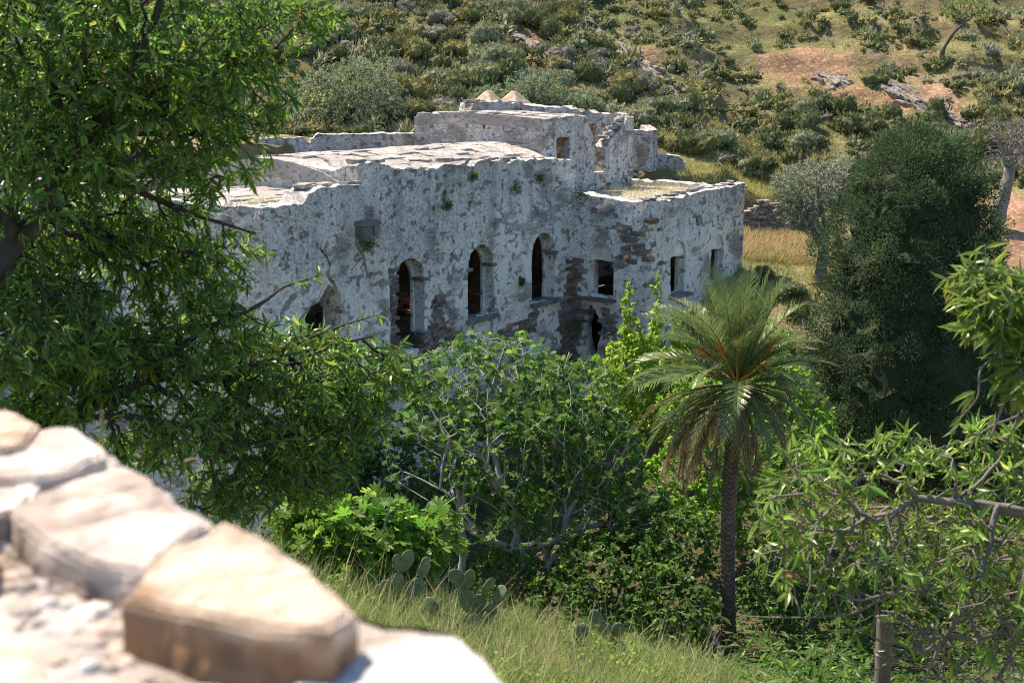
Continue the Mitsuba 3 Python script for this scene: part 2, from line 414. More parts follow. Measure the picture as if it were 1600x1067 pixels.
wing = wall('wing_wall', 'u', 0.90, -9.98, -5.2, 0.0, 11.0, rag([(-10.1, 9.72), (-8.5, 9.72), (-8.3, 9.98), (-7.7, 10.08), (-6.3, 10.05), (-5.8, 9.8), (-5.35, 9.45), (-5.1, 8.9)], 0.05, 2), 0.85, holes, house, shift=-0.42)
wall('wing_end_wall', 'n', -10.36, -13.0, 0.5, 0.0, 11.0, rag([(-13.1, 9.7), (-9, 9.75), (-4, 9.66), (0.6, 9.72)], 0.05, 3), 0.6, [], house)

# right wing: the side with one window and the front with two
def niche_window(c, apex, sill, half=0.5, rec=0.20):
    sp = apex - half * 0.95
    return [(arch(c, half, sill, sp, apex, jag=0.015, seed=int(c * 10)), rec), (np.array([(c - half + 0.05, sill), (c + half - 0.05, sill), (c + half - 0.05, sp - 0.06), (c + 0.1, sp - 0.03), (c - half + 0.05, sp - 0.09)]), None)]


cuts = niche_window(1.12, 7.14, 5.34, 0.52, 0.26) + [(blob(0.75, 4.05, 0.34, 0.9, 41, jag=0.15), None), (blob(0.28, 6.4, 0.35, 0.3, 42), 0.1), (blob(2.0, 5.1, 0.15, 0.05, 43), 0.1), (blob(1.9, 5.85, 0.2, 0.04, 44), 0.06),
                                                (blob(1.0, 4.6, 0.3, 0.35, 45, jag=0.4), 0.10), (blob(2.3, 6.3, 0.3, 0.06, 46), 0.06), (blob(2.15, 7.25, 0.28, 0.07, 47), 0.05)]
side = wall('side_wall', 'n', 5.21, -0.15, 2.90, 0.0, 9.6, rag([(-0.3, 8.85), (0.5, 8.8), (1.6, 8.66), (3.0, 8.66)], 0.05, 4), 0.6, cuts, house)
cuts = niche_window(7.40, 7.18, 5.34, 0.52) + niche_window(10.36, 7.10, 5.34, 0.52) + [(blob(8.85, 7.75, 0.16, 0.16, 51), 0.12), (blob(6.2, 6.55, 0.16, 0.08, 52), 0.12), (blob(8.9, 7.2, 0.06, 0.2, 53), 0.1), (blob(12.3, 6.75, 0.12, 0.1, 54), 0.1)]
wingr = wall('right_wing_wall', 'u', 2.88, 5.24, 12.42, 0.0, 9.6, rag([(5.1, 8.66), (6.5, 8.62), (8, 8.66), (9.5, 8.78), (11, 8.72), (12.6, 8.76)], 0.06, 5), 0.36, cuts, house)
wall('right_wing_end_wall', 'n', 12.43 - 0.6, -3.0, 2.3, 0.0, 9.6, rag([(-3.1, 8.7), (2.6, 8.7)], 0.05, 6), 0.55, [], house)
wall('roof_parapet', 'u', -2.35, 9.4, 12.5, 5.0, 9.6, rag([(9.2, 8.75), (10.5, 8.85), (11.5, 8.8), (12.6, 8.86)], 0.08, 16), 0.5, [], house)
for par, ax, c, n, z in ((side, 'n', 1.12, 5.21, 5.28), (wingr, 'u', 7.40, 2.88, 5.28), (wingr, 'u', 10.36, 2.88, 5.28)):
    v, f = block((1.28, 0.5, 0.10), int(c * 9), 0.06, 0.1, 0.25)
    if ax == 'n':
        w = frame(B(n, c, z) - BU * 0.02, BN, -BU, BZ, v)
    else:
        w = frame(B(c, n + 0.02, z), BU, BN, BZ, v)
    put('sill', (w + 0.02 * vnoise(w, 2.5), f), 'slate', par)
    ap = {1.12: 7.14, 7.40: 7.18, 10.36: 7.10}[c]
    sp = ap - 0.52 * 0.95
    q = np.vstack([arch(c, 0.53, sp, sp, ap + 0.01, 14)[1:-1], [(c - 0.53, sp - 0.08), (c - 0.1, sp - 0.05), (c + 0.2, sp - 0.09), (c + 0.53, sp - 0.05)]])
    m = poly_solid(q, 0.10, (-0.30 if ax == 'n' else -0.20)).refine_to_length(0.12).to_mesh()
    v = np.array(m.vert_properties[:, :3], float)
    w = (B(n, 0, 0) + v[:, :1] * BN + v[:, 1:2] * BZ - v[:, 2:3] * BU) if ax == 'n' else (B(0, n, 0) + v[:, :1] * BU + v[:, 1:2] * BZ + v[:, 2:3] * BN)
    put('tympanum', (w + 0.025 * vnoise(w, 4.0), np.array(m.tri_verts)), 'bark', par, False, tint((0.74, 0.71, 0.66), w, 0.5, 7))

# upper block behind
upper = wall('upper_side_wall', 'n', 5.0, -6.75, -1.15, 8.0, 12.0, rag([(-6.9, 11.24), (-5, 11.3), (-3, 11.26), (-1, 11.24)], 0.04, 8), 0.55, [(blob(-3.6, 10.95, 0.06, 0.1, 61), 0.2), (blob(-1.75, 9.95, 0.25, 0.2, 62), 0.15)], house, amp=0.06)
notch = np.array([(8.35, 9.25), (9.2, 9.22), (9.15, 10.1), (9.45, 10.3), (9.9, 10.5), (10.3, 10.75), (10.6, 11.05), (10.75, 11.5), (7.9, 11.5), (7.95, 11.0), (8.25, 10.55), (8.4, 10.2)])
ufront = wall('upper_front_wall', 'u', -1.15, 5.0, 11.15, 7.5, 12.0, rag([(4.8, 11.24), (7, 11.3), (8, 11.25), (10, 11.2), (11.3, 11.12)], 0.05, 9), 0.5,
              [(np.array([(5.9, 9.7), (6.72, 9.7), (6.72, 10.55), (6.3, 10.62), (5.9, 10.56)]), None), (notch, None), (blob(9.75, 9.9, 0.05, 0.1, 63), 0.2), (blob(7.55, 9.9, 0.4, 0.75, 64, jag=0.15), 0.06), (blob(9.9, 8.75, 0.6, 0.12, 65), 0.06)], house, amp=0.05)
wall('upper_back_wall', 'u', -6.0, 5.0, 11.2, 7.5, 12.2, rag([(4.8, 11.3), (7.5, 11.3), (7.6, 11.62), (9, 11.66), (11, 11.52), (11.3, 11.45)], 0.06, 10), 0.6, [], house)
wall('upper_end_wall', 'n', 11.12 - 0.5, -5.9, -1.3, 7.5, 12.2, rag([(-6, 11.5), (-4, 11.4), (-3, 11.3), (-1.2, 11.2)], 0.07, 11), 0.5, [(blob(-3.5, 10.0, 0.5, 0.7, 66), None)], house)
wall('upper_cross_wall', 'n', 7.7, -5.9, -1.5, 7.5, 12.0, rag([(-6, 11.3), (-1.4, 11.2)], 0.05, 12), 0.45, [(blob(-3.0, 9.6, 0.5, 0.9, 67), None)], house, bsdf='orange_rubble')


def slab(name, u0, u1, n0, n1, zf, thick, parent, bsdf, res=0.22, amp=0.05, hole=None, **lab):
    m = m3.Manifold.cube((u1 - u0, n1 - n0, thick)).refine_to_length(res).translate((u0, n0, -thick))
    if hole is not None:
        m = m - poly_solid(hole, thick + 1, -thick - 0.5)
    m = m.to_mesh()
    v = np.array(m.vert_properties[:, :3], float)
    w = BO + v[:, :1] * BU + v[:, 1:2] * BN + (v[:, 2:3] + np.asarray(zf(v[:, 0], v[:, 1])).reshape(-1, 1)) * BZ
    w = w + amp * vnoise(w, 1.1, 4) * [0.3, 0.3, 1] + amp * 0.4 * vnoise(w, 4.0, 6, 2)
    return put(name, (w, np.array(m.tri_verts)), bsdf, parent, smooth=35, **lab)


def vault(u, n):
    return 9.82 + 0.70 * np.clip(1 - ((n + 3.3) / 2.95) ** 2, 0, 1) - 0.012 * (u + 6)


roof = slab('vault_roof', -5.9, 4.98, -6.3, -0.55, vault, 0.5, house, 'roof_mortar', amp=0.06, hole=blob(1.3, -5.75, 1.4, 0.75, 90, n=17, jag=0.2))  # opening added on the unseen rear slope to let sun onto the floor
wroof = slab('wing_roof', -10.25, -5.85, -12.8, 0.2, lambda u, n: 9.62 + 0 * u, 0.4, house, 'roof_mortar')
uroof = slab('upper_roof', 4.95, 7.9, -6.6, -1.2, lambda u, n: 11.28 - 0.02 * (u - 5) + 0.1 * np.cos((n + 4) * 0.6), 0.35, house, 'roof_mortar', amp=0.07)
rroof = slab('right_roof', 5.3, 12.35, -3.0, 2.75, lambda u, n: 8.56 + 0.03 * np.sin(u), 0.5, house, 'roof_mortar', amp=0.06)
slab('floor', -9.8, 12.2, -6.0, -0.2, lambda u, n: 5.0 + 0 * u, 0.3, house, 'rubble_a', res=0.8)
slab('right_floor', 5.4, 12.2, -0.2, 2.6, lambda u, n: 5.0 + 0 * u, 0.3, house, 'rubble_a', res=0.8)
wall('inner_wall', 'u', -6.0, -9.9, 5.2, 0.0, 9.9, None, 0.5, [], house, bsdf='rubble_a', res=0.4)

# slabs on the vault and the low roofs: irregular flags bedded in mortar
def flags(parent, u0, u1, n0, n1, zf, du, dn, seed, skip=0.12):
    r = np.random.default_rng(seed)
    n = n0
    while n < n1 - 0.1:
        u = u0 + r.uniform(0, du)
        while u < u1 - 0.2:
            a, b = du * r.uniform(0.6, 1.5), dn * r.uniform(0.8, 1.15)
            if r.random() > skip and not (parent == roof and n < -4.85 and -0.6 < u + a / 2 < 3.0):
                v, f = block((a * 0.97, b * 0.95, 0.09), int(r.integers(1e9)), 0.13, 0.10)
                uc, nc = u + a / 2, n + dn / 2
                e = 0.05
                gn = (float(zf(uc, nc + e)) - float(zf(uc, nc - e))) / (2 * e) + r.normal(0, 0.03)
                gu = r.normal(0, 0.025)
                w = B(uc, nc, float(zf(uc, nc)) + r.uniform(0.0, 0.025)) + v[:, :1] * (BU + BZ * gu) + v[:, 1:2] * (BN + BZ * gn) + v[:, 2:3] * BZ
                put('slab', (w, f), 'roof_mortar', parent)
            u += a
        n += dn


flags(roof, -5.7, 4.85, -5.9, -0.75, vault, 0.75, 0.46, 5)
flags(wroof, -9.8, -5.95, -4.5, 0.05, lambda u, n: 9.62, 0.8, 0.5, 6)
flags(rroof, 5.6, 12.2, 1.6, 2.7, lambda u, n: 8.58, 0.7, 0.42, 8, 0.25)
flags(uroof, 5.1, 7.7, -6.2, -1.4, lambda u, n: 11.28 - 0.02 * (u - 5) + 0.1 * math.cos((n + 4) * 0.6), 0.7, 0.5, 9, 0.2)

r_ = np.random.default_rng(15)
for q in range(40):  # fallen stones under the added sun opening in the vault
    v, f = block((r_.uniform(0.25, 0.6), r_.uniform(0.2, 0.4), r_.uniform(0.12, 0.3)), int(r_.integers(1e9)), 0.2, 0.2)
    g = r_.uniform(-1.5, 1.5)
    put('fallen_stone', (frame(B(r_.normal(1.2, 1.0), r_.normal(-3.2, 0.8), 5.05 + abs(r_.normal(0, 0.25))), BU * math.cos(g) + BN * math.sin(g), BN * math.cos(g) - BU * math.sin(g), BZ, v), f), 'orange_rubble', house)

# rubble showing where the plaster has fallen
def rubble(parent, pt, X, Y, a0, a1, z0, z1, h, ln, proud, keep, seed, mats=None):
    """Courses of flat stones on the plane through pt with axes X (along) and Y (out): keep(a, z) says where stones show."""
    r = np.random.default_rng(seed)
    z = z0
    while z < z1:
        hh = h * r.uniform(0.7, 1.35)
        a = a0 + r.uniform(-ln, 0)
        while a < a1:
            l = ln * r.uniform(0.5, 1.5)
            if keep(a + l / 2, z + hh / 2):
                v, f = block((l * 0.95, 0.30, hh * 0.88), int(r.integers(1e9)), 0.14, 0.14)
                t = r.normal(0, 0.06)
                w = np.asarray(pt) + X * (a + l / 2) + BZ * (z + hh / 2) + Y * (proud - 0.15 + r.uniform(-0.03, 0.05)) + v[:, :1] * (X + BZ * t) + v[:, 1:2] * Y + v[:, 2:3] * (BZ - X * t)
                put('stone', (w, f), (mats or RUB)[int(r.integers(len(mats or RUB)))], parent)
            a += l
        z += hh


def wob(a, z, s):
    return float(meshkit.fbm(np.array([a * 1.4 + s, z * 1.4, s]), 3, s)) - 0.5


rubble(front, B(0, 0, 0), BU, BN, 4.1, 5.2, 2.6, 6.6, 0.12, 0.36, 0.07, lambda a, z: a > np.interp(z, [2.6, 3.8, 5.2, 5.9, 6.6], [4.0, 4.35, 4.55, 4.8, 5.1]) + 0.35 * wob(a, z, 3), 71)
rubble(side, B(5.21, 0, 0), BN, -BU, 0.0, 1.9, 2.6, 6.5, 0.12, 0.36, 0.08, lambda a, z: a < np.interp(z, [2.6, 3.4, 4.4, 4.9, 5.4, 6.2, 6.5], [0.42, 0.42, 0.45, 0.55, 0.5, 0.5, 0.2]) + 0.5 * wob(a, z, 4), 72)
rubble(front, B(0, 0, 0), BU, BN, -3.1, -1.6, 4.7, 6.4, 0.11, 0.30, 0.035, lambda a, z: (z < np.interp(a, [-3.1, -2.6, -1.6], [5.3, 5.5, 5.15]) + 0.3 * wob(a, z, 5)) or (abs(a + 2.25) < 0.22 and z < 6.4 + wob(a, z, 6)), 73)
rubble(front, B(0, 0, 0), BU, BN, 0.9, 2.9, 4.4, 5.1, 0.11, 0.32, 0.03, lambda a, z: z < 4.95 + 0.8 * wob(a, z, 7) and z < 5.05, 74)
rubble(front, B(0, 0, 0), BU, BN, -4.95, -4.35, 4.9, 7.4, 0.12, 0.3, 0.02, lambda a, z: a > -4.72 + 0.5 * wob(a, z, 8), 75)
rubble(side, B(5.21, 0, 0), BN, -BU, 1.8, 2.75, 4.9, 8.3, 0.15, 0.42, 0.018, lambda a, z: wob(a * 1.6, z * 2.2, 9) > 0.14, 76)
rubble(side, B(5.21, 0, 0), BN, -BU, 0.6, 1.7, 3.9, 5.0, 0.11, 0.32, 0.03, lambda a, z: a > 1.12 and z < 5.2 - 1.0 * abs(a - 1.2), 77)
rubble(ufront, B(0, -1.15, 0), BU, BN, 7.9, 8.5, 10.1, 11.0, 0.09, 0.24, -0.12, lambda a, z: True, 78, ['rubble_b', 'orange_rubble'])
rubble(ufront, B(0, -1.15, 0), BU, BN, 5.85, 6.8, 9.6, 10.65, 0.1, 0.26, -0.28, lambda a, z: True, 80, ['orange_rubble', 'rubble_b'])
rubble(ufront, B(0, -1.15, 0), BU, BN, 9.0, 11.1, 7.9, 9.0, 0.11, 0.3, 0.02, lambda a, z: wob(a, z * 1.5, 11) > 0.03, 79)
for a, z, l, h, k in ((2.12, 7.83, .34, .13, 2), (2.26, 7.36, .36, .13, 1), (2.72, 7.62, .2, .22, 1), (1.95, 7.57, .42, .2, 2), (2.8, 7.05, .3, .12, 1), (2.42, 6.7, .2, .1, 2), (2.2, 5.95, .28, .12, 0), (0.85, 8.3, .2, .15, 2)):
    v, f = block((l, 0.3, h), int(a * 1000), 0.16, 0.16)
    put('stone', (frame(B(5.21, a, z) + BU * 0.105, BN, -BU, BZ, v), f), RUB[k], side)
for a, z, l, h in ((8.85, 7.72, .3, .3), (6.2, 6.55, .3, .14), (6.05, 7.7, .22, .1), (5.6, 7.2, .3, .12)):
    v, f = block((l, 0.3, h), int(a * 999), 0.16, 0.16)
    put('stone', (frame(B(a, 2.88, z) - BN * 0.10, BU, BN, BZ, v), f), RUB[2], wingr)
# stones lying on the broken wall heads
r_ = np.random.default_rng(5)
for (par, u0, u1, n0, n1, z0, z1, cnt) in ((front, -5.6, 5.1, -0.55, -0.2, 10.5, 9.97, 26), (wingr, 5.4, 12.3, 2.35, 2.7, 8.68, 8.82, 18), (ufront, 9.0, 10.8, -1.5, -1.3, 10.25, 11.15, 12), (wing, -8.7, -6.3, 0.3, 0.65, 10.08, 10.02, 8), (house + '__upper_back_wall', 7.7, 11.0, -6.4, -6.15, 11.68, 11.52, 10)):
    for _ in range(cnt):
        t = r_.random()
        v, f = block((r_.uniform(0.18, 0.5), r_.uniform(0.15, 0.35), r_.uniform(0.05, 0.13)), int(r_.integers(1e9)), 0.18, 0.18)
        g = r_.uniform(-0.6, 0.6)
        X, Y = BU * math.cos(g) + BN * math.sin(g), BN * math.cos(g) - BU * math.sin(g)
        put('stone', (frame(B(u0 + (u1 - u0) * t, r_.uniform(n0, n1), z0 + (z1 - z0) * t + 0.03), X, Y, BZ + 0.1 * r_.normal(0, 1) * X, v), f), ['roof_mortar', 'rubble_c', 'roof_mortar', 'field_stone_a'][int(r_.integers(4))], par)
# spout stones sticking out under the raised parapet
for du, dz, sz in ((-6.28, 9.02, (0.75, 0.6, 0.13)), (-6.4, 8.8, (0.42, 0.5, 0.28)), (-6.0, 8.82, (0.26, 0.5, 0.26)), (-6.2, 8.62, (0.6, 0.42, 0.1))):
    v, f = block(sz, int(abs(du) * 1000), 0.1, 0.1)
    put('corbel_stone', (frame(B(du - 0.42, 0.94, dz), BU, BN, BZ, v), f), 'slate', wing)
# small pyramid caps on the rear of the roof
for k, (px, py) in enumerate(((-0.957, 58.200, 11.255)[:2], (0.077, 57.600, 11.303)[:2])):
    cx, cy, w = px, py, 0.62
    z = 11.35
    capk = thing('chimney_cap', ['lichen spotted little pyramid roof standing on the rear roof, the left of two', 'lichen spotted little pyramid roof standing on the rear roof, the right of two'][k], 'chimney', 'pyramid caps on the rear roof')
    m = m3.Manifold.hull_points(np.array([(a * w, b * w, 0) for a in (-1, 1) for b in (-1, 1)] + [(a * 0.07, b * 0.07, 0.62) for a in (-1, 1) for b in (-1, 1)])).refine_to_length(0.12).to_mesh()
    v = np.array(m.vert_properties[:, :3], float)
    R = np.stack([BU, BN, BZ])
    v = v @ R + [cx, cy, z]
    put('cap', (v + 0.03 * vnoise(v, 4.0), np.array(m.tri_verts)), 'cap_lichen', capk, smooth=30)
    m = m3.Manifold.cube((2 * w - 0.1, 2 * w - 0.1, 1.0), True).refine_to_length(0.15).to_mesh()
    v = np.array(m.vert_properties[:, :3], float) @ R + [cx, cy, z - 0.48]
    put('shaft', (v + 0.03 * vnoise(v, 3.0), np.array(m.tri_verts)), 'plaster', capk, smooth=30)


# other walls round the building
def free_wall(key, a, b, z0, top, thick, res=0.2, bsdf='plaster', amp=0.05, name='masonry'):
    a, b = np.array(a, float)[:2], np.array(b, float)[:2]
    L = np.linalg.norm(b - a)
    X = np.array([*(b - a) / L, 0.0]); Y = np.cross(X, BZ)
    m = m3.Manifold.cube((L, max(t[1] for t in top) + 0.5 - z0, thick)).refine_to_length(res).translate((0, z0, -thick / 2))
    t = rag([(s * L, z) for s, z in top], 0.05, int(L * 10))
    t[0, 0] -= 0.5
    over = np.vstack([t, [[L + 0.5, t[-1, 1]], [L + 0.5, 30], [-0.5, 30]]])
    m = (m - poly_solid(over, thick + 1, -thick / 2 - 0.5)).to_mesh()
    v = np.array(m.vert_properties[:, :3], float)
    w = np.array([*a, 0.0]) + v[:, :1] * X + v[:, 1:2] * BZ + v[:, 2:3] * Y
    return put(name, (w + amp * vnoise(w, 1.0, 5), np.array(m.tri_verts)), bsdf, key, smooth=35)


k = thing('garden_wall', 'low rendered wall with a broken gap running behind the long vaulted roof', 'wall')
free_wall(k, (-9.390, 52.600, 10.404), (-7.549, 53.200, 10.393), 2.0, [(0, 10.42), (0.9, 10.4), (1, 10.1)], 0.5)
free_wall(k, (-7.501, 53.200, 10.440), (-5.738, 53.600, 10.488), 2.0, [(0, 10.2), (0.15, 10.5), (0.6, 10.52), (1, 10.5)], 0.5)
free_wall(k, (-5.762, 53.600, 10.488), (-2.620, 54.400, 10.491), 2.0, [(0, 10.52), (0.9, 10.5), (1, 10.3)], 0.5)
k = thing('outbuilding', 'small square grey outbuilding stub behind the right end of the ruin', 'building')
free_wall(k, (4.699, 57.000, 10.548), (5.525, 56.600, 10.544), 7.5, [(0, 10.52), (1, 10.5)], 0.4, name='front')
free_wall(k, (5.544, 56.800, 10.534), (5.562, 60.000, 10.367), 7.5, [(0, 10.5), (1, 10.5)], 0.4, name='side')
k = thing('yard_wall', 'short low rendered wall end in the grass beside the grey outbuilding', 'wall')
free_wall(k, (5.515, 57.600, 9.369), (6.986, 57.400, 9.358), 7.5, [(0, 9.5), (0.8, 9.46), (0.93, 9.3), (1, 9.0)], 0.5)

# dry-stone terrace wall to the right
k = thing('terrace_wall', 'tumbled dry-stone terrace wall above the golden grass right of the ruin', 'wall')
A0, A1 = np.array((9.015, 56.900, 6.090)), np.array((11.981, 57.300, 6.116))
X = np.array([*(A1 - A0)[:2], 0.0]); L = np.linalg.norm(X); X /= L; Y = np.cross(X, BZ)
core = free_wall(k, A0 + Y * -0.25, A1 + Y * -0.25, 5.4, [(0, 7.2), (0.3, 7.45), (0.55, 7.35), (1, 6.5)], 0.4, bsdf='rubble_a', name='core')
r = np.random.default_rng(77)
z = 5.95
while z < 7.7:
    hh = r.uniform(0.08, 0.15)
    a = r.uniform(-0.2, 0)
    while a < L:
        l = r.uniform(0.14, 0.36)
        if z < np.interp(a / L, [0, 0.15, 0.3, 0.5, 0.75, 1], [7.15, 7.3, 7.6, 7.5, 7.2, 6.7]):
            v, f = block((l, 0.4, hh), int(r.integers(1e9)), 0.2, 0.2)
            t = r.normal(0, 0.1)
            w = np.array([*A0[:2], 0.0]) + X * (a + l / 2) + BZ * (z + hh / 2) + Y * r.uniform(-0.08, 0.06) + v[:, :1] * (X + BZ * t) + v[:, 1:2] * Y + v[:, 2:3] * (BZ - X * t)
            put('stone', (w, f), FIELD[int(r.integers(2))], k)
        a += l
    z += hh * 0.97

# ------------------------------------------------------------------ the wall the photographer leans on
k = thing('parapet_wall', 'sunlit dry-stone parapet wall close in the lower left corner, out of focus', 'wall')


def field_slab(name, poly, ztop, thick, bsdf, seed, tilt=(0, 0), amp=0.005, res=0.014):
    """A broken, flat-bedded stone from its outline seen from above (world x, y): jagged plan, sharp but chipped edges, a stepped bed."""
    r = np.random.default_rng(seed)
    p = np.array([q[:2] for q in poly], float)
    area = 0.5 * np.sum(p[:, 0] * np.roll(p[:, 1], -1) - np.roll(p[:, 0], -1) * p[:, 1])
    p = p if area > 0 else p[::-1]
    c = p.mean(0)
    q = []
    for a, b in zip(p, np.roll(p, -1, axis=0)):
        n = max(1, int(np.linalg.norm(b - a) / 0.045))
        for k_ in range(n):
            w = a + (b - a) * k_ / n
            q.append(w + (r.normal(0, 0.004, 2) if k_ else 0))
    q = np.array(q)
    lo = q + 0.05 * (q - c) * r.uniform(-1.0, 0.5, (len(q), 1))
    cs = m3.CrossSection([q], m3.FillRule.NonZero)
    m = m3.Manifold.batch_boolean([cs.offset(-0.009, m3.JoinType.Round).extrude(thick), cs.offset(-0.003, m3.JoinType.Round).extrude(thick - 0.004), cs.extrude(thick - 0.010), m3.CrossSection([lo], m3.FillRule.NonZero).offset(0.002).extrude(thick * r.uniform(0.45, 0.65)).translate((0, 0, 0.0))], m3.OpType.Add)
    m = m.translate((0, 0, -thick)).refine_to_length(res).to_mesh()
    v = np.array(m.vert_properties[:, :3], float)
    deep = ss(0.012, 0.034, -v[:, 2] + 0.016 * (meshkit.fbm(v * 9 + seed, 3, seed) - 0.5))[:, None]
    v[:, 2] += (v[:, 0] - c[0]) * tilt[0] + (v[:, 1] - c[1]) * tilt[1]
    w = v + [0, 0, ztop]
    w = w + 0.8 * amp * vnoise(w, 6.5, seed) + amp * vnoise(w, 22.0, seed, 3)
    w[:, 2] += 0.012 * (np.floor(meshkit.fbm(w * [8, 8, 3], 2, seed) * 5) / 5 - 0.5)
    col = stone_colors(bsdf, w)
    split_shade = np.array(STONES[bsdf][2]) * (0.35 + 1.2 * ss(0.3, 0.6, meshkit.fbm(w * [26, 26, 7], 3, seed)))[:, None]   # brown broken sides, their colour darkened further to stand for shade
    return put(name, (w, np.array(m.tri_verts)), 'stone', k, smooth=False, color=col * (1 - 0.92 * deep) + split_shade * 0.92 * deep)


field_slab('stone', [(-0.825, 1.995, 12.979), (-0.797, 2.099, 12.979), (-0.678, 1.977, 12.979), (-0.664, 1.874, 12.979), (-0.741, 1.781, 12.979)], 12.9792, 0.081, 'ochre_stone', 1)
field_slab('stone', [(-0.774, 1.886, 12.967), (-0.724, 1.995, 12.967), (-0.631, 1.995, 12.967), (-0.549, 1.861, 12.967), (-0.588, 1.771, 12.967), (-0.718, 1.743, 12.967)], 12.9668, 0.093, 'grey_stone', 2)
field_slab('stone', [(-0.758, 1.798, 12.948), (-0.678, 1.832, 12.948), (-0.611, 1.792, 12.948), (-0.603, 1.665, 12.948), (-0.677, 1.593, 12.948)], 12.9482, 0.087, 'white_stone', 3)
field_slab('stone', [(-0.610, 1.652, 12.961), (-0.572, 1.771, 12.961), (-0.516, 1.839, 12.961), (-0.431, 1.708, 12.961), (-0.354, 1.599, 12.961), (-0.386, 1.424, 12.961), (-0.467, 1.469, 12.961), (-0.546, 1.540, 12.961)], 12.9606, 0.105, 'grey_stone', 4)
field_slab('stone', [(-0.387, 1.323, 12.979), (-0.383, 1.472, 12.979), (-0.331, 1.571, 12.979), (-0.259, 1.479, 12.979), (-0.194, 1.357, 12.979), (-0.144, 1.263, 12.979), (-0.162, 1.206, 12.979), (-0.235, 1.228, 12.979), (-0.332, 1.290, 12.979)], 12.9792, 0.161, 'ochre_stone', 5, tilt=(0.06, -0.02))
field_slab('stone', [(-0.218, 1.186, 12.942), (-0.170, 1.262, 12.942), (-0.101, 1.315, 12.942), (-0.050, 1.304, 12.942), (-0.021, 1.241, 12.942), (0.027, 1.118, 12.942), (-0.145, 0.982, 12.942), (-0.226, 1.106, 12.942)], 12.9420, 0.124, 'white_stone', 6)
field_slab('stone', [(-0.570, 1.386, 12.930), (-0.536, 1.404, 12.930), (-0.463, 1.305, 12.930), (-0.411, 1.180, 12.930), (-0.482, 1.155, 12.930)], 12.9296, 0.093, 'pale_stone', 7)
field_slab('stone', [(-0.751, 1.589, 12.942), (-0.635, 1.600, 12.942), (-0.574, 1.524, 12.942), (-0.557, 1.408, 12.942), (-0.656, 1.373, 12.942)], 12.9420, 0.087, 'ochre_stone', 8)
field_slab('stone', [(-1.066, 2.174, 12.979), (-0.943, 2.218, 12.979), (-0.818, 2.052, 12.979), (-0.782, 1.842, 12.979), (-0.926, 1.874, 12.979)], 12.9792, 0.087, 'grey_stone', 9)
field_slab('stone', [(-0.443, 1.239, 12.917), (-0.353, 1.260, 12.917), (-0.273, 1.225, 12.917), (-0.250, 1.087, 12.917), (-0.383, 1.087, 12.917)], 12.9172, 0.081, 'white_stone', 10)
# mortar and rubble core between the stones
far = [(-1.518, 2.695, 12.880), (-1.053, 2.528, 12.880), (-0.769, 2.231, 12.880), (-0.620, 2.069, 12.880), (-0.423, 1.790, 12.880), (-0.239, 1.565, 12.880), (-0.179, 1.436, 12.880), (-0.067, 1.386, 12.880), (0.054, 1.102, 12.880)]
near = [(-0.117, 0.760, 12.880), (-0.401, 0.885, 12.880), (-1.159, 1.627, 12.880)]
outline = np.array([q[:2] for q in far + near])
area = 0.5 * np.sum(outline[:, 0] * np.roll(outline[:, 1], -1) - np.roll(outline[:, 0], -1) * outline[:, 1])
m = m3.CrossSection([outline if area > 0 else outline[::-1]], m3.FillRule.NonZero).extrude(1.612).translate((0, 0, 11.3)).refine_to_length(0.035).to_mesh()
w = np.array(m.vert_properties[:, :3], float)
w = w + 0.008 * vnoise(w, 11.0, 4) + 0.010 * vnoise(w, 40.0, 4, 3)
put('mortar', (w, np.array(m.tri_verts)), 'mortar', k, smooth=40)
r = np.random.default_rng(21)
CH = np.array([q[:2] for q in ((-0.642, 1.741, 12.880), (-0.551, 1.659, 12.880), (-0.477, 1.565, 12.880), (-0.399, 1.462, 12.880), (-0.323, 1.371, 12.880), (-0.560, 1.545, 12.880), (-0.463, 1.419, 12.880), (-0.392, 1.355, 12.880))])
for q in range(290):
    c = CH[int(r.integers(len(CH)))] + r.normal(0, 0.045, 2)
    s = 0.004 + 0.013 * r.random() ** 2
    m = trimesh.creation.icosphere(subdivisions=1, radius=s)
    v = np.array(m.vertices) * [r.uniform(0.8, 1.5), r.uniform(0.8, 1.2), r.uniform(0.5, 0.8)]
    v = v + 0.30 * s * vnoise(v / s, 1.1, q) + [c[0], c[1], 12.911]
    put('pebble', (v, np.array(m.faces)), ['white_stone', 'pale_stone', 'mortar', 'white_stone'][int(r.integers(4))], k, True)

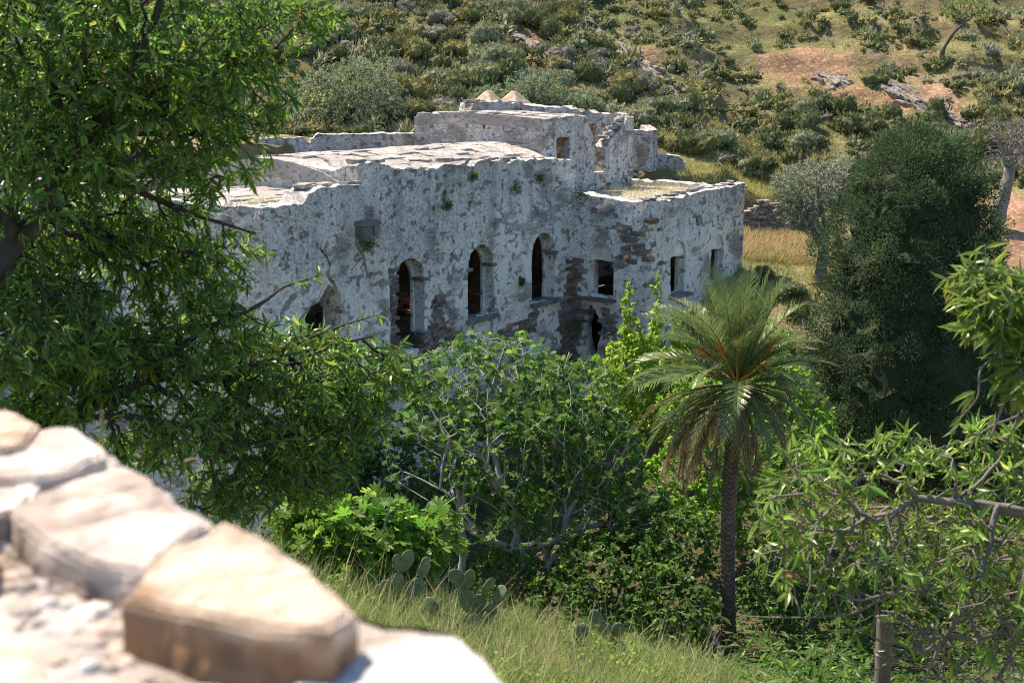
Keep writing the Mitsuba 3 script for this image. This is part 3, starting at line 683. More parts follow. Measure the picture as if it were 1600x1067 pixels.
# ------------------------------------------------------------------ plants: branches, leaves
def grow(nodes, parent, radii, points, r, alpha=0.35, step=0.25, sag=0.0, tip=0.004, e=2.3, wander=0.15):
    """Joins the points to the skeleton one by one, each at the node that keeps the way to the root short. -> (positions, parents, radii)"""
    P = list(map(np.asarray, nodes)); par = list(parent)
    cap = len(P) + len(points) * 6
    A = np.zeros((cap, 3)); W = np.zeros(cap)
    n = len(P); A[:n] = P
    for k in range(n):
        W[k] = 0 if par[k] < 0 else W[par[k]] + np.linalg.norm(A[k] - A[par[k]])
    d0 = np.min(np.linalg.norm(points[:, None] - A[None, :n], axis=2), axis=1) if n < 400 else np.linalg.norm(points - A[0], axis=1)
    for q in np.argsort(d0):
        p = points[q]
        d = np.linalg.norm(A[:n] - p, axis=1)
        j = int(np.argmin(d + alpha * W[:n]))
        dj = d[j]
        m = min(5, max(1, int(dj / step)))
        a = A[j].copy()
        for s in range(1, m + 1):
            t = s / m
            x = a + (p - a) * t + (r.normal(0, wander * dj / m, 3) if s < m else 0) + np.array([0, 0, -sag * dj * math.sin(math.pi * t)])
            A[n] = x; par.append(j); W[n] = W[j] + np.linalg.norm(x - A[j]); j = n; n += 1
            if n >= cap:
                break
        if n >= cap:
            break
    A = A[:n]; par = np.array(par)
    R = np.zeros(n); acc = np.zeros(n)
    kids = np.bincount(par[par >= 0], minlength=n)
    for k in range(n - 1, -1, -1):
        R[k] = tip if kids[k] == 0 else acc[k] ** (1 / e)
        if k < len(radii):
            R[k] = max(R[k], radii[k]) if radii[k] > 0 else R[k]
        if par[k] >= 0:
            acc[par[k]] += R[k] ** e
    for k in range(len(radii)):  # drawn limbs keep their drawn thickness
        if radii[k] > 0:
            R[k] = radii[k]
    return A, par, R


def limbs(lines):
    """Polylines [(points, r0, r1), ...] as a skeleton: each line starts at the nearest node of the ones before it."""
    nodes, par, rad = [], [], []
    for pts, r0, r1 in lines:
        pts = np.array(pts, float)
        d = np.linalg.norm(np.diff(pts, axis=0), axis=1)
        s = np.concatenate([[0], np.cumsum(d)])
        m = max(3, int(s[-1] / max(0.10, s[-1] / 24)))
        q = np.linspace(0, s[-1], m)
        # Catmull-like smoothing through the drawn points
        c = np.stack([np.interp(q, s, pts[:, k]) for k in range(3)], 1)
        c[1:-1] = 0.25 * c[:-2] + 0.5 * c[1:-1] + 0.25 * c[2:]
        first = -1
        if nodes:
            dd = np.linalg.norm(np.array(nodes) - c[0], axis=1)
            first = int(np.argmin(dd))
        for k in range(m):
            nodes.append(c[k]); par.append(first if k == 0 else len(nodes) - 2); rad.append(r0 + (r1 - r0) * k / (m - 1))
    return nodes, par, rad


def tubes(A, par, R, idx, sides=5, wob=0.0):
    """The edges idx as tapered tubes, joined into (v, f)."""
    par = np.asarray(par)
    idx = np.nonzero(par >= 0)[0] if idx is None else np.asarray([k for k in idx if par[k] >= 0])
    if not len(idx):
        return np.zeros((0, 3)), np.zeros((0, 3), int)
    a, b = A[par[idx]], A[idx]
    ra, rb = np.minimum(R[par[idx]], R[idx] * 1.35), R[idx]
    t = unit(b - a)
    x = unit(np.cross(t, np.where(np.abs(t[:, 2:]) < 0.9, [[0, 0, 1.0]], [[1.0, 0, 0]])))
    y = np.cross(t, x)
    ang = np.arange(sides) * 2 * math.pi / sides
    ring = np.cos(ang)[None, :, None] * x[:, None] + np.sin(ang)[None, :, None] * y[:, None]
    a, b = a - t * ra[:, None] * 0.3, b + t * rb[:, None] * 0.3
    v = np.stack([a[:, None] + ring * ra[:, None, None], b[:, None] + ring * rb[:, None, None]], 1).reshape(-1, 3)
    k = np.arange(sides); k2 = (k + 1) % sides
    q = np.vstack([np.stack([k, k2, k2 + sides], 1), np.stack([k, k2 + sides, k + sides], 1)])
    f = (q[None] + (np.arange(len(idx)) * 2 * sides)[:, None, None]).reshape(-1, 3)
    return v, f


def sweep(pts, rad, sides=10, seed=0, rough=0.08):
    """One smooth limb or trunk through the points."""
    p = np.array(pts, float)
    s = np.concatenate([[0], np.cumsum(np.linalg.norm(np.diff(p, axis=0), axis=1))])
    m = max(6, int(s[-1] / max(s[-1] / 40, np.mean(rad) * 0.5)))
    q = np.linspace(0, s[-1], m)
    c = np.stack([np.interp(q, s, p[:, k]) for k in range(3)], 1)
    for _ in range(2):
        c[1:-1] = 0.25 * c[:-2] + 0.5 * c[1:-1] + 0.25 * c[2:]
    r = np.interp(q, s, np.interp(np.linspace(0, 1, len(p)), np.linspace(0, 1, len(rad)), rad))
    if rough >= 0.1:
        c[1:-1] += (r[1:-1, None] * 0.9) * vnoise(c[1:-1] / max(np.mean(r), 0.004), 0.10, seed + 3, 2)
        r = r * (1 + 0.35 * (meshkit.fbm(c / max(np.mean(r), 0.004) * 0.25, 2, seed) - 0.5))
    t = unit(np.gradient(c, axis=0))
    x = unit(np.cross(t, [0.3, 0.9, 0.2])); y = np.cross(t, x)
    ang = np.arange(sides) * 2 * math.pi / sides
    v = c[:, None] + r[:, None, None] * (np.cos(ang)[None, :, None] * x[:, None] + np.sin(ang)[None, :, None] * y[:, None])
    v = v.reshape(-1, 3)
    v = v + np.repeat(r, sides)[:, None] * rough * 2 * vnoise(v / np.mean(r), 0.6, seed, 2)
    i, j = np.meshgrid(np.arange(m - 1), np.arange(sides), indexing='ij')
    a = i * sides + j; b = i * sides + (j + 1) % sides
    f = np.vstack([np.stack([a, b, b + sides], -1).reshape(-1, 3), np.stack([a, b + sides, a + sides], -1).reshape(-1, 3)])
    e0, e1 = len(v), len(v) + 1
    v = np.vstack([v, c[:1], c[-1:]])
    k = np.arange(sides); k2 = (k + 1) % sides
    f = np.vstack([f, np.stack([k2, k, k * 0 + e0], 1), np.stack([k + (m - 1) * sides, k2 + (m - 1) * sides, k * 0 + e1], 1)])
    return v, f


def T_lance():
    """A lance-shaped leaf, folded along its midrib and curving down: x along, y across, z up; unit length."""
    s = np.array([0.0, 0.12, 0.38, 0.68, 1.0]); w = np.array([0.01, 0.055, 0.115, 0.085, 0.0])
    z = -0.22 * s ** 2
    v = [(s[0], 0, 0)]
    for k in (1, 2, 3):
        v += [(s[k], -w[k], z[k] + 0.05), (s[k], 0, z[k]), (s[k], w[k], z[k] + 0.05)]
    v += [(1, 0, z[4])]
    f = [(0, 1, 2), (0, 2, 3), (1, 4, 5), (1, 5, 2), (2, 5, 6), (2, 6, 3), (4, 7, 8), (4, 8, 5), (5, 8, 9), (5, 9, 6), (7, 10, 8), (8, 10, 9)]
    return np.array(v, float), np.array(f)


def T_short():
    v = [(0, 0, 0), (0.45, -0.16, 0.04), (0.45, 0.16, 0.04), (0.5, 0, -0.02), (1, 0, -0.12)]
    return np.array(v, float), np.array([(0, 1, 3), (0, 3, 2), (1, 4, 3), (3, 4, 2)])


def T_fig():
    """A lobed fig leaf on its stalk."""
    out = [(0.28, 0), (0.20, 0.22), (0.36, 0.42), (0.52, 0.36), (0.50, 0.17), (0.80, 0.40), (0.92, 0.26), (0.74, 0.13), (1.0, 0.07), (1.06, 0)]
    o = np.array(out); o = np.vstack([o, (o[1:-1] * [1, -1])[::-1]])
    n = len(o)
    z = -0.16 * (o[:, 0] - 0.3) ** 2 - 0.25 * np.abs(o[:, 1]) ** 2 + 0.08 * np.abs(o[:, 1])
    v = np.vstack([[(0, 0, 0), (0.45, 0, -0.02)], np.column_stack([o, z])])
    f = [(1, 2 + k, 2 + (k + 1) % n) for k in range(n)] + [(0, 2 + n - 1, 3)]
    return v, np.array(f)


def T_heart():
    v = np.array([(0, 0, 0), (0.15, -0.30, 0.04), (0.55, -0.34, 0.03), (1, 0, -0.15), (0.55, 0.34, 0.03), (0.15, 0.30, 0.04), (0.45, 0, -0.04)])
    return v, np.array([(0, 1, 6), (1, 2, 6), (2, 3, 6), (3, 4, 6), (4, 5, 6), (5, 0, 6)])


def T_sprig():
    """A tuft: three narrow slips fanning out."""
    v, f = [], []
    for k, (a, b) in enumerate(((0.0, 0.1), (0.45, -0.1), (-0.45, 0.05))):
        c, s = math.cos(a), math.sin(a)
        q = np.array([(0, -0.05, 0), (0, 0.05, 0), (0.55, 0.09, b), (0.55, -0.09, b), (1, 0, b * 1.5)])
        q = np.column_stack([q[:, 0] * c - q[:, 1] * s, q[:, 0] * s + q[:, 1] * c, q[:, 2]])
        f += [(0 + 5 * k, 1 + 5 * k, 2 + 5 * k), (0 + 5 * k, 2 + 5 * k, 3 + 5 * k), (3 + 5 * k, 2 + 5 * k, 4 + 5 * k)]
        v.append(q)
    return np.vstack(v), np.array(f)


def T_blade():
    v = np.array([(0, -0.014, 0), (0, 0.014, 0), (0.4, 0.013, -0.03), (0.4, -0.013, -0.03), (0.78, 0.007, -0.16), (0.78, -0.007, -0.16), (1, 0, -0.34)])
    return v, np.array([(0, 1, 2), (0, 2, 3), (3, 2, 4), (3, 4, 5), (5, 4, 6)])


LANCE, SHORT, FIG, HEART, SPRIG, BLADE = T_lance(), T_short(), T_fig(), T_heart(), T_sprig(), T_blade()


def cloud(tmpl, pos, d, nrm, size, col, vary=0.25, r=None):
    """Copies of the leaf at pos along d, face towards nrm -> (v, f), colours."""
    tv, tf = tmpl
    d = unit(d); side = unit(np.cross(nrm, d)); up = np.cross(d, side)
    size = np.asarray(size)[:, None, None]
    v = pos[:, None] + size * (tv[None, :, :1] * d[:, None] + tv[None, :, 1:2] * side[:, None] + tv[None, :, 2:3] * up[:, None])
    f = (tf[None] + (np.arange(len(pos)) * len(tv))[:, None, None]).reshape(-1, 3)
    return (v.reshape(-1, 3), f), np.repeat(col, len(tv), axis=0)


LEAF_GAIN = 2.5   # the palettes below are what a lit leaf lets through


def pick(r, n, palette, weights, vary=0.22):
    c = np.array(palette)[r.choice(len(palette), n, p=np.array(weights) / np.sum(weights))]
    return np.clip(c * LEAF_GAIN * (1 + r.normal(0, vary, (n, 1))) * (1 + r.normal(0, 0.07, (n, 3))), 0.005, 0.9)


def ellipsoids(es, n, r, shell=0.0, upper=False):
    """n points in the ellipsoids (x, y, z, rx, ry, rz[, weight]); shell: how much they keep to the outside."""
    e = np.array([list(q) + [1.0] * (7 - len(q)) for q in es], float)
    wt = e[:, 3] * e[:, 4] * e[:, 5] * e[:, 6]
    k = r.choice(len(e), n, p=wt / wt.sum())
    d = unit(r.normal(0, 1, (n, 3)))
    if upper:
        d[:, 2] = np.abs(d[:, 2]) * 1.0 - 0.15
    rad = (shell + (1 - shell) * r.random(n)) ** (1 / 3)
    return e[k, :3] + d * rad[:, None] * e[k, 3:6]


def leaves_on(A, par, R, r, per, length, rmax, tmpl, palette, weights, thin=None, droop=0.3, spread=0.8, vary=0.22, upness=0.6, along=0.6, petiole=0.0):
    """Leaves along the thin twigs."""
    kids = np.bincount(par[par >= 0], minlength=len(A))
    idx = np.nonzero((R <= rmax) & (par >= 0))[0]
    if thin:
        idx = idx[r.random(len(idx)) < np.interp(A[idx, 2], thin[:2], thin[2:])]
    t = unit(A[idx] - A[par[idx]])
    k = np.repeat(np.arange(len(idx)), per)
    n = len(k)
    base = A[idx][k] + (A[par[idx]][k] - A[idx][k]) * (r.random((n, 1)) * along)
    side = r.normal(0, 1, (n, 3))
    d = unit(t[k] * 0.55 + unit(side) * spread + np.array([0, 0, -droop]))
    nr = unit(r.normal(0, 0.55, (n, 3)) + np.array([0, 0, upness]) + 0.2 * t[k])
    if petiole:
        base = base + d * petiole
    return cloud(tmpl, base, d, nr, length * r.uniform(0.6, 1.25, n), pick(r, n, palette, weights, vary))


def tree(name, label, cat, lines, crown, npts, seed, bark_col, leaf, per, length, rmax, tmpl, palette, weights, leaf_bsdf, group=None, alpha=0.35, step=0.25, tip=0.004, shell=0.0, upper=False, thin_sides=4, big=1, sag=0.0, wander=0.15, extra=None, **kw):
    """A tree: its big limbs each a part, its twigs one part, its leaves one part."""
    r = np.random.default_rng(seed)
    key = thing(name, label, cat, group)
    nodes, par0, rad = limbs(lines)
    pts = ellipsoids(crown, npts, r, shell, upper)
    A, par, R = grow(nodes, par0, rad, pts, r, alpha, step, sag, tip, wander=wander)
    for q, (p, r0, r1) in enumerate(lines):
        if q < big:
            v, f = sweep(p, [r0, r1], 10, seed + q, 0.10)
            put('trunk' if q == 0 else 'limb', (v, f), 'bark', key, True, tint(bark_col, v, 0.4))
        else:
            v, f = sweep(p, [r0, r1], 7, seed + q, 0.10)
            put('limb', (v, f), 'bark', key, True, tint(bark_col, v, 0.4))
    v, f = tubes(A, par, R, np.arange(len(nodes), len(A)), thin_sides)
    put('twigs', (v, f), 'bark', key, True, tint(bark_col, v, 0.3, 6.0), kind='stuff')
    if leaf:
        if extra is not None:
            par = par.copy()
        m, c = leaves_on(A, par, R, r, per, length, rmax, tmpl, palette, weights, **kw)
        put('foliage', m, leaf_bsdf, key, False, c, kind='stuff')
    return key, A, par, R


ALM = ([(0.075, 0.145, 0.028), (0.120, 0.205, 0.033), (0.046, 0.095, 0.024), (0.21, 0.28, 0.04), (0.20, 0.10, 0.04)], [5, 4, 4, 1.4, 0.06])
DB = (0.05, 0.044, 0.04)
GB = (0.17, 0.155, 0.145)

# ------------------------------------------------------------------ almond trees close on the left
tree('almond_tree', 'tall leafy almond tree with a dark leaning trunk filling the upper left of the view', 'tree',
     [([(-4.028, 7.600, 11.130), (-3.371, 7.600, 11.715), (-2.910, 7.700, 12.268), (-2.754, 7.800, 12.484), (-2.665, 8.000, 12.578), (-2.550, 8.100, 12.822), (-2.436, 8.200, 12.974), (-2.324, 8.300, 13.052)], 0.085, 0.038),
      ([(-2.550, 8.100, 12.822), (-2.568, 8.100, 13.116), (-2.598, 8.200, 13.470), (-2.554, 8.200, 13.995), (-2.575, 8.100, 14.528)], 0.045, 0.012), ([(-2.324, 8.300, 13.052), (-2.197, 8.300, 13.143), (-2.051, 8.500, 13.328), (-1.787, 8.600, 13.386), (-1.440, 8.700, 13.460)], 0.035, 0.008),
      ([(-2.436, 8.200, 12.974), (-2.201, 8.000, 13.261), (-2.000, 8.000, 13.574), (-1.868, 8.000, 13.915), (-1.759, 8.000, 14.384)], 0.035, 0.012), ([(-2.550, 8.100, 12.822), (-2.339, 8.400, 12.736), (-2.000, 8.700, 12.545), (-1.610, 8.900, 12.381)], 0.03, 0.007),
      ([(-2.754, 7.800, 12.484), (-2.874, 7.700, 12.758), (-3.057, 7.700, 13.067), (-3.302, 7.800, 13.505)], 0.05, 0.015), ([(-2.436, 8.200, 12.974), (-2.307, 8.500, 13.135), (-2.127, 8.700, 13.157), (-1.952, 8.800, 13.238)], 0.028, 0.008), ([(-2.665, 8.000, 12.578), (-2.571, 8.500, 12.509), (-2.431, 8.800, 12.334), (-2.293, 9.000, 12.101)], 0.03, 0.008),
      ([(-2.910, 7.700, 12.268), (-3.277, 7.900, 12.632), (-3.656, 8.000, 12.873)], 0.05, 0.02), ([(-2.324, 8.300, 13.052), (-2.034, 8.600, 12.998), (-1.666, 8.900, 13.039)], 0.022, 0.006)],
     [(-2.673, 8.200, 13.540, 0.701, 0.900, 0.627), (-2.034, 8.400, 13.578, 0.680, 0.900, 0.454), (-1.453, 8.700, 13.637, 0.372, 0.500, 0.196) + (1.2,), (-1.717, 8.600, 13.244, 0.445, 0.700, 0.290), (-2.248, 8.400, 13.028, 0.643, 0.900, 0.340), (-2.650, 8.000, 12.908, 0.468, 0.900, 0.396), (-1.853, 8.800, 12.810, 0.376, 0.600, 0.218),
      (-2.209, 8.900, 12.482, 0.441, 0.600, 0.240), (-1.837, 9.000, 12.246, 0.304, 0.500, 0.182), (-2.508, 8.900, 12.158, 0.481, 0.600, 0.240), (-2.978, 8.400, 12.233, 0.302, 0.600, 0.227) + (0.6,), (-3.251, 8.000, 13.436, 0.540, 0.900, 0.792) + (0.5,), (-2.310, 8.200, 14.201, 0.959, 0.900, 0.332) + (0.5,), (-1.145, 8.700, 13.711, 0.137, 0.250, 0.098) + (3,), (-2.758, 8.600, 12.478, 0.581, 0.600, 0.271) + (1.6,), (-2.049, 9.000, 12.060, 0.405, 0.500, 0.203) + (1.3,), (-2.833, 8.400, 12.117, 0.378, 0.500, 0.227) + (1.5,), (-2.312, 8.800, 12.334, 0.475, 0.500, 0.198) + (1.5,)],
     3900, 101, DB, True, 6, 0.092, 0.0072, LANCE, *ALM, 'glossy_leaf', alpha=0.30, step=0.16, tip=0.0028, droop=0.35, wander=0.12)

tree('almond_tree', 'lower spreading almond tree with dark bare inner branches above the parapet wall', 'tree',
     [([(-3.828, 7.600, 10.603), (-3.372, 7.800, 10.991), (-3.024, 8.000, 11.219), (-2.666, 8.200, 11.359), (-2.469, 8.400, 11.448), (-2.255, 8.600, 11.513)], 0.075, 0.04),
      ([(-2.255, 8.600, 11.513), (-2.094, 8.900, 11.473), (-1.913, 9.100, 11.372), (-1.644, 9.400, 11.471), (-1.338, 9.700, 11.474), (-0.987, 10.000, 11.505)], 0.036, 0.007), ([(-2.255, 8.600, 11.513), (-2.116, 8.600, 11.684), (-1.937, 8.800, 11.786), (-1.645, 9.000, 11.893), (-1.510, 9.200, 11.986), (-1.283, 9.400, 12.039)], 0.028, 0.003),
      ([(-1.913, 9.100, 11.372), (-1.707, 9.200, 11.165), (-1.517, 9.300, 10.916), (-1.320, 9.400, 10.660)], 0.022, 0.006), ([(-2.469, 8.400, 11.448), (-2.416, 8.200, 11.730), (-2.491, 8.000, 11.998), (-2.662, 7.900, 12.236)], 0.032, 0.008), ([(-3.024, 8.000, 11.219), (-3.100, 7.800, 11.668), (-3.132, 7.700, 12.126)], 0.045, 0.015),
      ([(-1.644, 9.400, 11.471), (-1.396, 9.500, 11.583), (-1.133, 9.700, 11.656), (-0.924, 9.800, 11.696)], 0.014, 0.0025), ([(-2.255, 8.600, 11.513), (-1.994, 8.600, 11.317), (-1.889, 8.600, 10.986), (-1.882, 8.700, 10.659)], 0.024, 0.006), ([(-2.666, 8.200, 11.359), (-2.312, 8.300, 11.353), (-1.976, 8.500, 11.240), (-1.664, 8.700, 11.041)], 0.022, 0.005),
      ([(-2.094, 8.900, 11.473), (-1.980, 9.300, 11.228), (-1.879, 9.500, 10.906), (-1.801, 9.600, 10.506)], 0.018, 0.005)],
     [(-2.605, 8.000, 11.923, 0.396, 0.700, 0.306), (-2.809, 7.900, 12.200, 0.213, 0.600, 0.196), (-2.042, 8.900, 11.725, 0.521, 0.700, 0.248), (-1.531, 9.500, 11.449, 0.513, 0.700, 0.235), (-1.108, 10.000, 11.199, 0.293, 0.600, 0.270), (-1.641, 9.300, 11.095, 0.544, 0.700, 0.293), (-2.078, 8.600, 11.234, 0.464, 0.600, 0.271) + (0.7,), (-1.406, 9.400, 10.729, 0.360, 0.600, 0.254), (-1.815, 9.000, 10.693, 0.365, 0.500, 0.203),
      (-2.846, 8.000, 11.622, 0.252, 0.500, 0.162), (-2.651, 8.300, 11.472, 0.299, 0.500, 0.168), (-2.455, 8.600, 11.643, 0.348, 0.600, 0.232), (-2.467, 8.800, 10.927, 0.277, 0.500, 0.198), (-0.874, 10.000, 11.365, 0.158, 0.300, 0.113), (-3.273, 7.900, 11.794, 0.320, 0.700, 0.498) + (0.4,), (-1.103, 9.900, 10.939, 0.223, 0.500, 0.267), (-0.876, 10.000, 11.247, 0.180, 0.400, 0.180), (-1.248, 9.600, 11.017, 0.259, 0.500, 0.259)],
     3500, 102, DB, True, 6, 0.090, 0.0072, LANCE, *ALM, 'glossy_leaf', alpha=0.30, step=0.16, tip=0.0028, droop=0.35, wander=0.12)

# ------------------------------------------------------------------ half bare almond close on the right
tree('almond_tree', 'half bare almond tree with tangled pale grey twigs in the lower right corner', 'tree',
     [([(4.197, 8.250, 8.634), (3.829, 8.250, 9.597), (3.489, 8.250, 10.355), (3.267, 8.250, 10.704), (2.902, 8.120, 10.848), (2.633, 8.120, 10.876), (2.411, 8.120, 10.896)], 0.0619, 0.0227),
      ([(2.411, 8.120, 10.896), (2.288, 8.000, 11.025), (2.135, 8.000, 11.075), (1.993, 7.880, 11.089), (1.916, 7.880, 10.996), (1.702, 7.880, 10.996), (1.525, 7.880, 10.985)], 0.0181, 0.0052), ([(2.411, 8.120, 10.896), (2.259, 8.000, 10.868), (2.142, 8.000, 10.789), (2.003, 7.880, 10.888), (1.916, 7.880, 10.996)], 0.0165, 0.0105),
      ([(1.916, 7.880, 10.996), (1.731, 8.000, 11.064), (1.632, 8.120, 11.118), (1.598, 8.120, 11.205)], 0.0083, 0.0026), ([(1.916, 7.880, 10.996), (1.754, 7.750, 10.874), (1.614, 7.750, 10.720), (1.432, 7.750, 10.681), (1.342, 7.750, 10.623)], 0.0107, 0.0026),
      ([(2.902, 8.120, 10.848), (2.819, 8.000, 10.650), (2.734, 7.880, 10.496), (2.593, 7.750, 10.311), (2.475, 7.750, 10.114), (2.398, 7.750, 9.834)], 0.0231, 0.0105), ([(2.734, 7.880, 10.496), (2.472, 7.750, 10.468), (2.215, 7.750, 10.448), (1.963, 7.750, 10.311), (1.631, 7.750, 10.291), (1.334, 7.750, 10.303)], 0.0132, 0.0035),
      ([(2.633, 8.120, 10.876), (2.823, 8.250, 10.947), (2.994, 8.380, 11.070), (3.073, 8.380, 11.333), (3.117, 8.380, 11.532)], 0.0132, 0.0052), ([(3.267, 8.250, 10.704), (3.189, 8.500, 10.849), (3.061, 8.620, 10.980), (2.830, 8.620, 10.812)], 0.0165, 0.0052), ([(3.073, 8.380, 11.333), (2.876, 8.250, 11.307), (2.686, 8.120, 11.244), (2.612, 8.120, 11.224)], 0.0083, 0.0026),
      ([(3.267, 8.250, 10.704), (3.203, 8.120, 10.405), (3.066, 8.000, 10.107), (2.890, 7.880, 9.854)], 0.0248, 0.0105), ([(2.475, 7.750, 10.114), (2.200, 7.620, 10.092), (1.985, 7.620, 9.974)], 0.0099, 0.0035), ([(2.259, 8.000, 10.868), (2.383, 8.120, 10.567), (2.470, 8.120, 10.405), (2.450, 8.120, 10.200)], 0.0099, 0.0044),
      ([(3.489, 8.250, 10.355), (3.262, 8.000, 10.045), (2.943, 7.880, 10.178), (2.714, 7.750, 10.153)], 0.0248, 0.0088), ([(2.611, 7.880, 10.654), (2.356, 7.750, 10.565), (2.169, 7.620, 10.672), (2.031, 7.620, 10.672)], 0.0083, 0.0035)],
     [(1.898, 8.125, 11.124, 0.256, 0.438, 0.165), (2.389, 8.250, 11.108, 0.316, 0.438, 0.111), (1.619, 8.000, 10.848, 0.216, 0.500, 0.216), (2.007, 8.000, 10.610, 0.396, 0.625, 0.252), (2.616, 8.125, 10.565, 0.402, 0.750, 0.329), (2.898, 8.000, 10.330, 0.252, 0.625, 0.432), (2.260, 7.875, 10.220, 0.319, 0.500, 0.177), (3.018, 8.500, 11.015, 0.191, 0.500, 0.268), (1.643, 7.875, 10.577, 0.213, 0.500, 0.213), (2.728, 7.875, 9.978, 0.319, 0.500, 0.177), (3.456, 8.250, 10.765, 0.334, 0.750, 0.594) + (0.4,)],
     1350, 103, GB, True, 5, 0.118, 0.0048, LANCE, [(0.12, 0.195, 0.035), (0.17, 0.25, 0.045), (0.08, 0.14, 0.03), (0.20, 0.09, 0.05)], [4, 3, 3, 0.08], 'glossy_leaf', alpha=0.25, step=0.11, tip=0.0036, droop=0.25, wander=0.22, thin=(10.4, 11.1, 0.15, 1.0))
tree('almond_tree', 'leafy almond branch end reaching in from the right edge in front of the dark juniper', 'tree',
     [([(3.692, 7.250, 11.729), (3.271, 7.250, 11.935), (2.926, 7.250, 12.071), (2.653, 7.250, 12.172), (2.466, 7.250, 12.239), (2.330, 7.250, 12.307)], 0.0375, 0.0063), ([(2.653, 7.250, 12.172), (2.565, 7.250, 12.003), (2.397, 7.120, 11.896), (2.400, 7.120, 11.760), (2.315, 7.120, 11.641)], 0.0100, 0.0037), ([(2.926, 7.250, 12.071), (2.688, 7.120, 11.963), (2.566, 7.120, 11.828), (2.472, 7.120, 11.522)], 0.0175, 0.0050), ([(2.466, 7.250, 12.239), (2.441, 7.250, 12.373), (2.430, 7.250, 12.533)], 0.0050, 0.0025)],
     [(2.478, 7.250, 12.307, 0.196, 0.375, 0.131), (2.622, 7.250, 12.138, 0.179, 0.375, 0.147), (2.423, 7.250, 12.138, 0.098, 0.250, 0.098), (2.599, 7.125, 11.861, 0.096, 0.312, 0.128), (2.921, 7.250, 12.138, 0.261, 0.500, 0.294) + (0.5,)],
     420, 104, GB, True, 5, 0.13, 0.0048, LANCE, [(0.10, 0.155, 0.03), (0.14, 0.195, 0.035), (0.075, 0.12, 0.03), (0.18, 0.10, 0.05)], [4, 3, 3, 0.08], 'glossy_leaf', alpha=0.3, step=0.11, tip=0.0034, droop=0.3)

# ------------------------------------------------------------------ figs, mulberries, thicket in the ravine
FIGP = ([(0.052, 0.112, 0.020), (0.075, 0.152, 0.025), (0.036, 0.080, 0.018), (0.115, 0.205, 0.03)], [4, 3, 3, 1])
FB = (0.31, 0.305, 0.295)
tree('fig_tree', 'large domed fig tree with pale grey branches in front of the arched windows', 'tree',
     [([(0.695, 29.000, 1.199), (0.621, 29.000, 2.154), (0.000, 29.000, 3.025), (-0.658, 29.000, 3.343), (-1.170, 29.200, 3.605)], 0.13, 0.05), ([(0.000, 29.000, 3.025), (0.686, 29.000, 3.170), (1.452, 29.300, 3.426), (2.225, 29.500, 3.503), (2.963, 30.000, 3.703)], 0.09, 0.03), ([(-1.168, 31.500, 1.493), (-1.185, 31.500, 3.213), (-1.350, 31.500, 4.747), (-1.609, 31.600, 5.780), (-2.052, 31.800, 6.484)], 0.10, 0.025),
      ([(-1.156, 31.500, 3.213), (-0.866, 31.000, 5.036), (-0.430, 31.000, 6.221), (-0.143, 31.200, 7.057)], 0.06, 0.02), ([(0.726, 30.500, 1.567), (0.858, 30.500, 3.988), (1.008, 31.000, 5.334), (1.162, 31.500, 6.402), (1.308, 31.600, 6.826)], 0.09, 0.02), ([(0.858, 30.500, 3.988), (1.563, 30.500, 5.025), (2.155, 31.000, 5.778)], 0.06, 0.02), ([(0.639, 30.000, 2.814), (-0.277, 29.500, 4.300), (-0.825, 29.500, 5.303), (-1.371, 29.500, 5.729)], 0.06, 0.02),
      ([(1.452, 29.300, 3.426), (2.210, 29.500, 4.588), (2.651, 30.000, 5.453)], 0.05, 0.015), ([(0.858, 30.500, 3.988), (0.418, 30.000, 5.597), (0.138, 30.000, 6.598)], 0.05, 0.02), ([(-0.658, 29.000, 3.343), (-1.361, 29.000, 4.314), (-2.195, 29.300, 4.649)], 0.04, 0.012)],
     [(-0.437, 31.500, 6.103, 1.985, 1.800, 1.205), (1.150, 31.000, 5.630, 1.535, 1.800, 1.256), (1.962, 30.000, 4.729, 1.013, 1.400, 1.080), (0.280, 30.000, 5.019, 2.025, 1.600, 1.350), (-1.438, 31.000, 5.630, 1.116, 1.400, 0.837), (1.389, 29.500, 3.721, 1.593, 1.200, 0.797), (-0.819, 29.000, 3.887, 1.175, 1.000, 0.522) + (0.6,), (-2.239, 30.000, 5.019, 0.675, 1.000, 0.945) + (0.4,), (2.777, 29.500, 3.721, 0.797, 1.200, 0.797), (0.405, 28.600, 3.596, 1.158, 0.800, 0.515) + (0.7,)],
     3000, 111, FB, True, 3, 0.17, 0.011, FIG, *FIGP, 'soft_leaf', alpha=0.35, step=0.4, tip=0.007, shell=0.35, upness=0.9, droop=0.15, spread=0.8, wander=0.1)
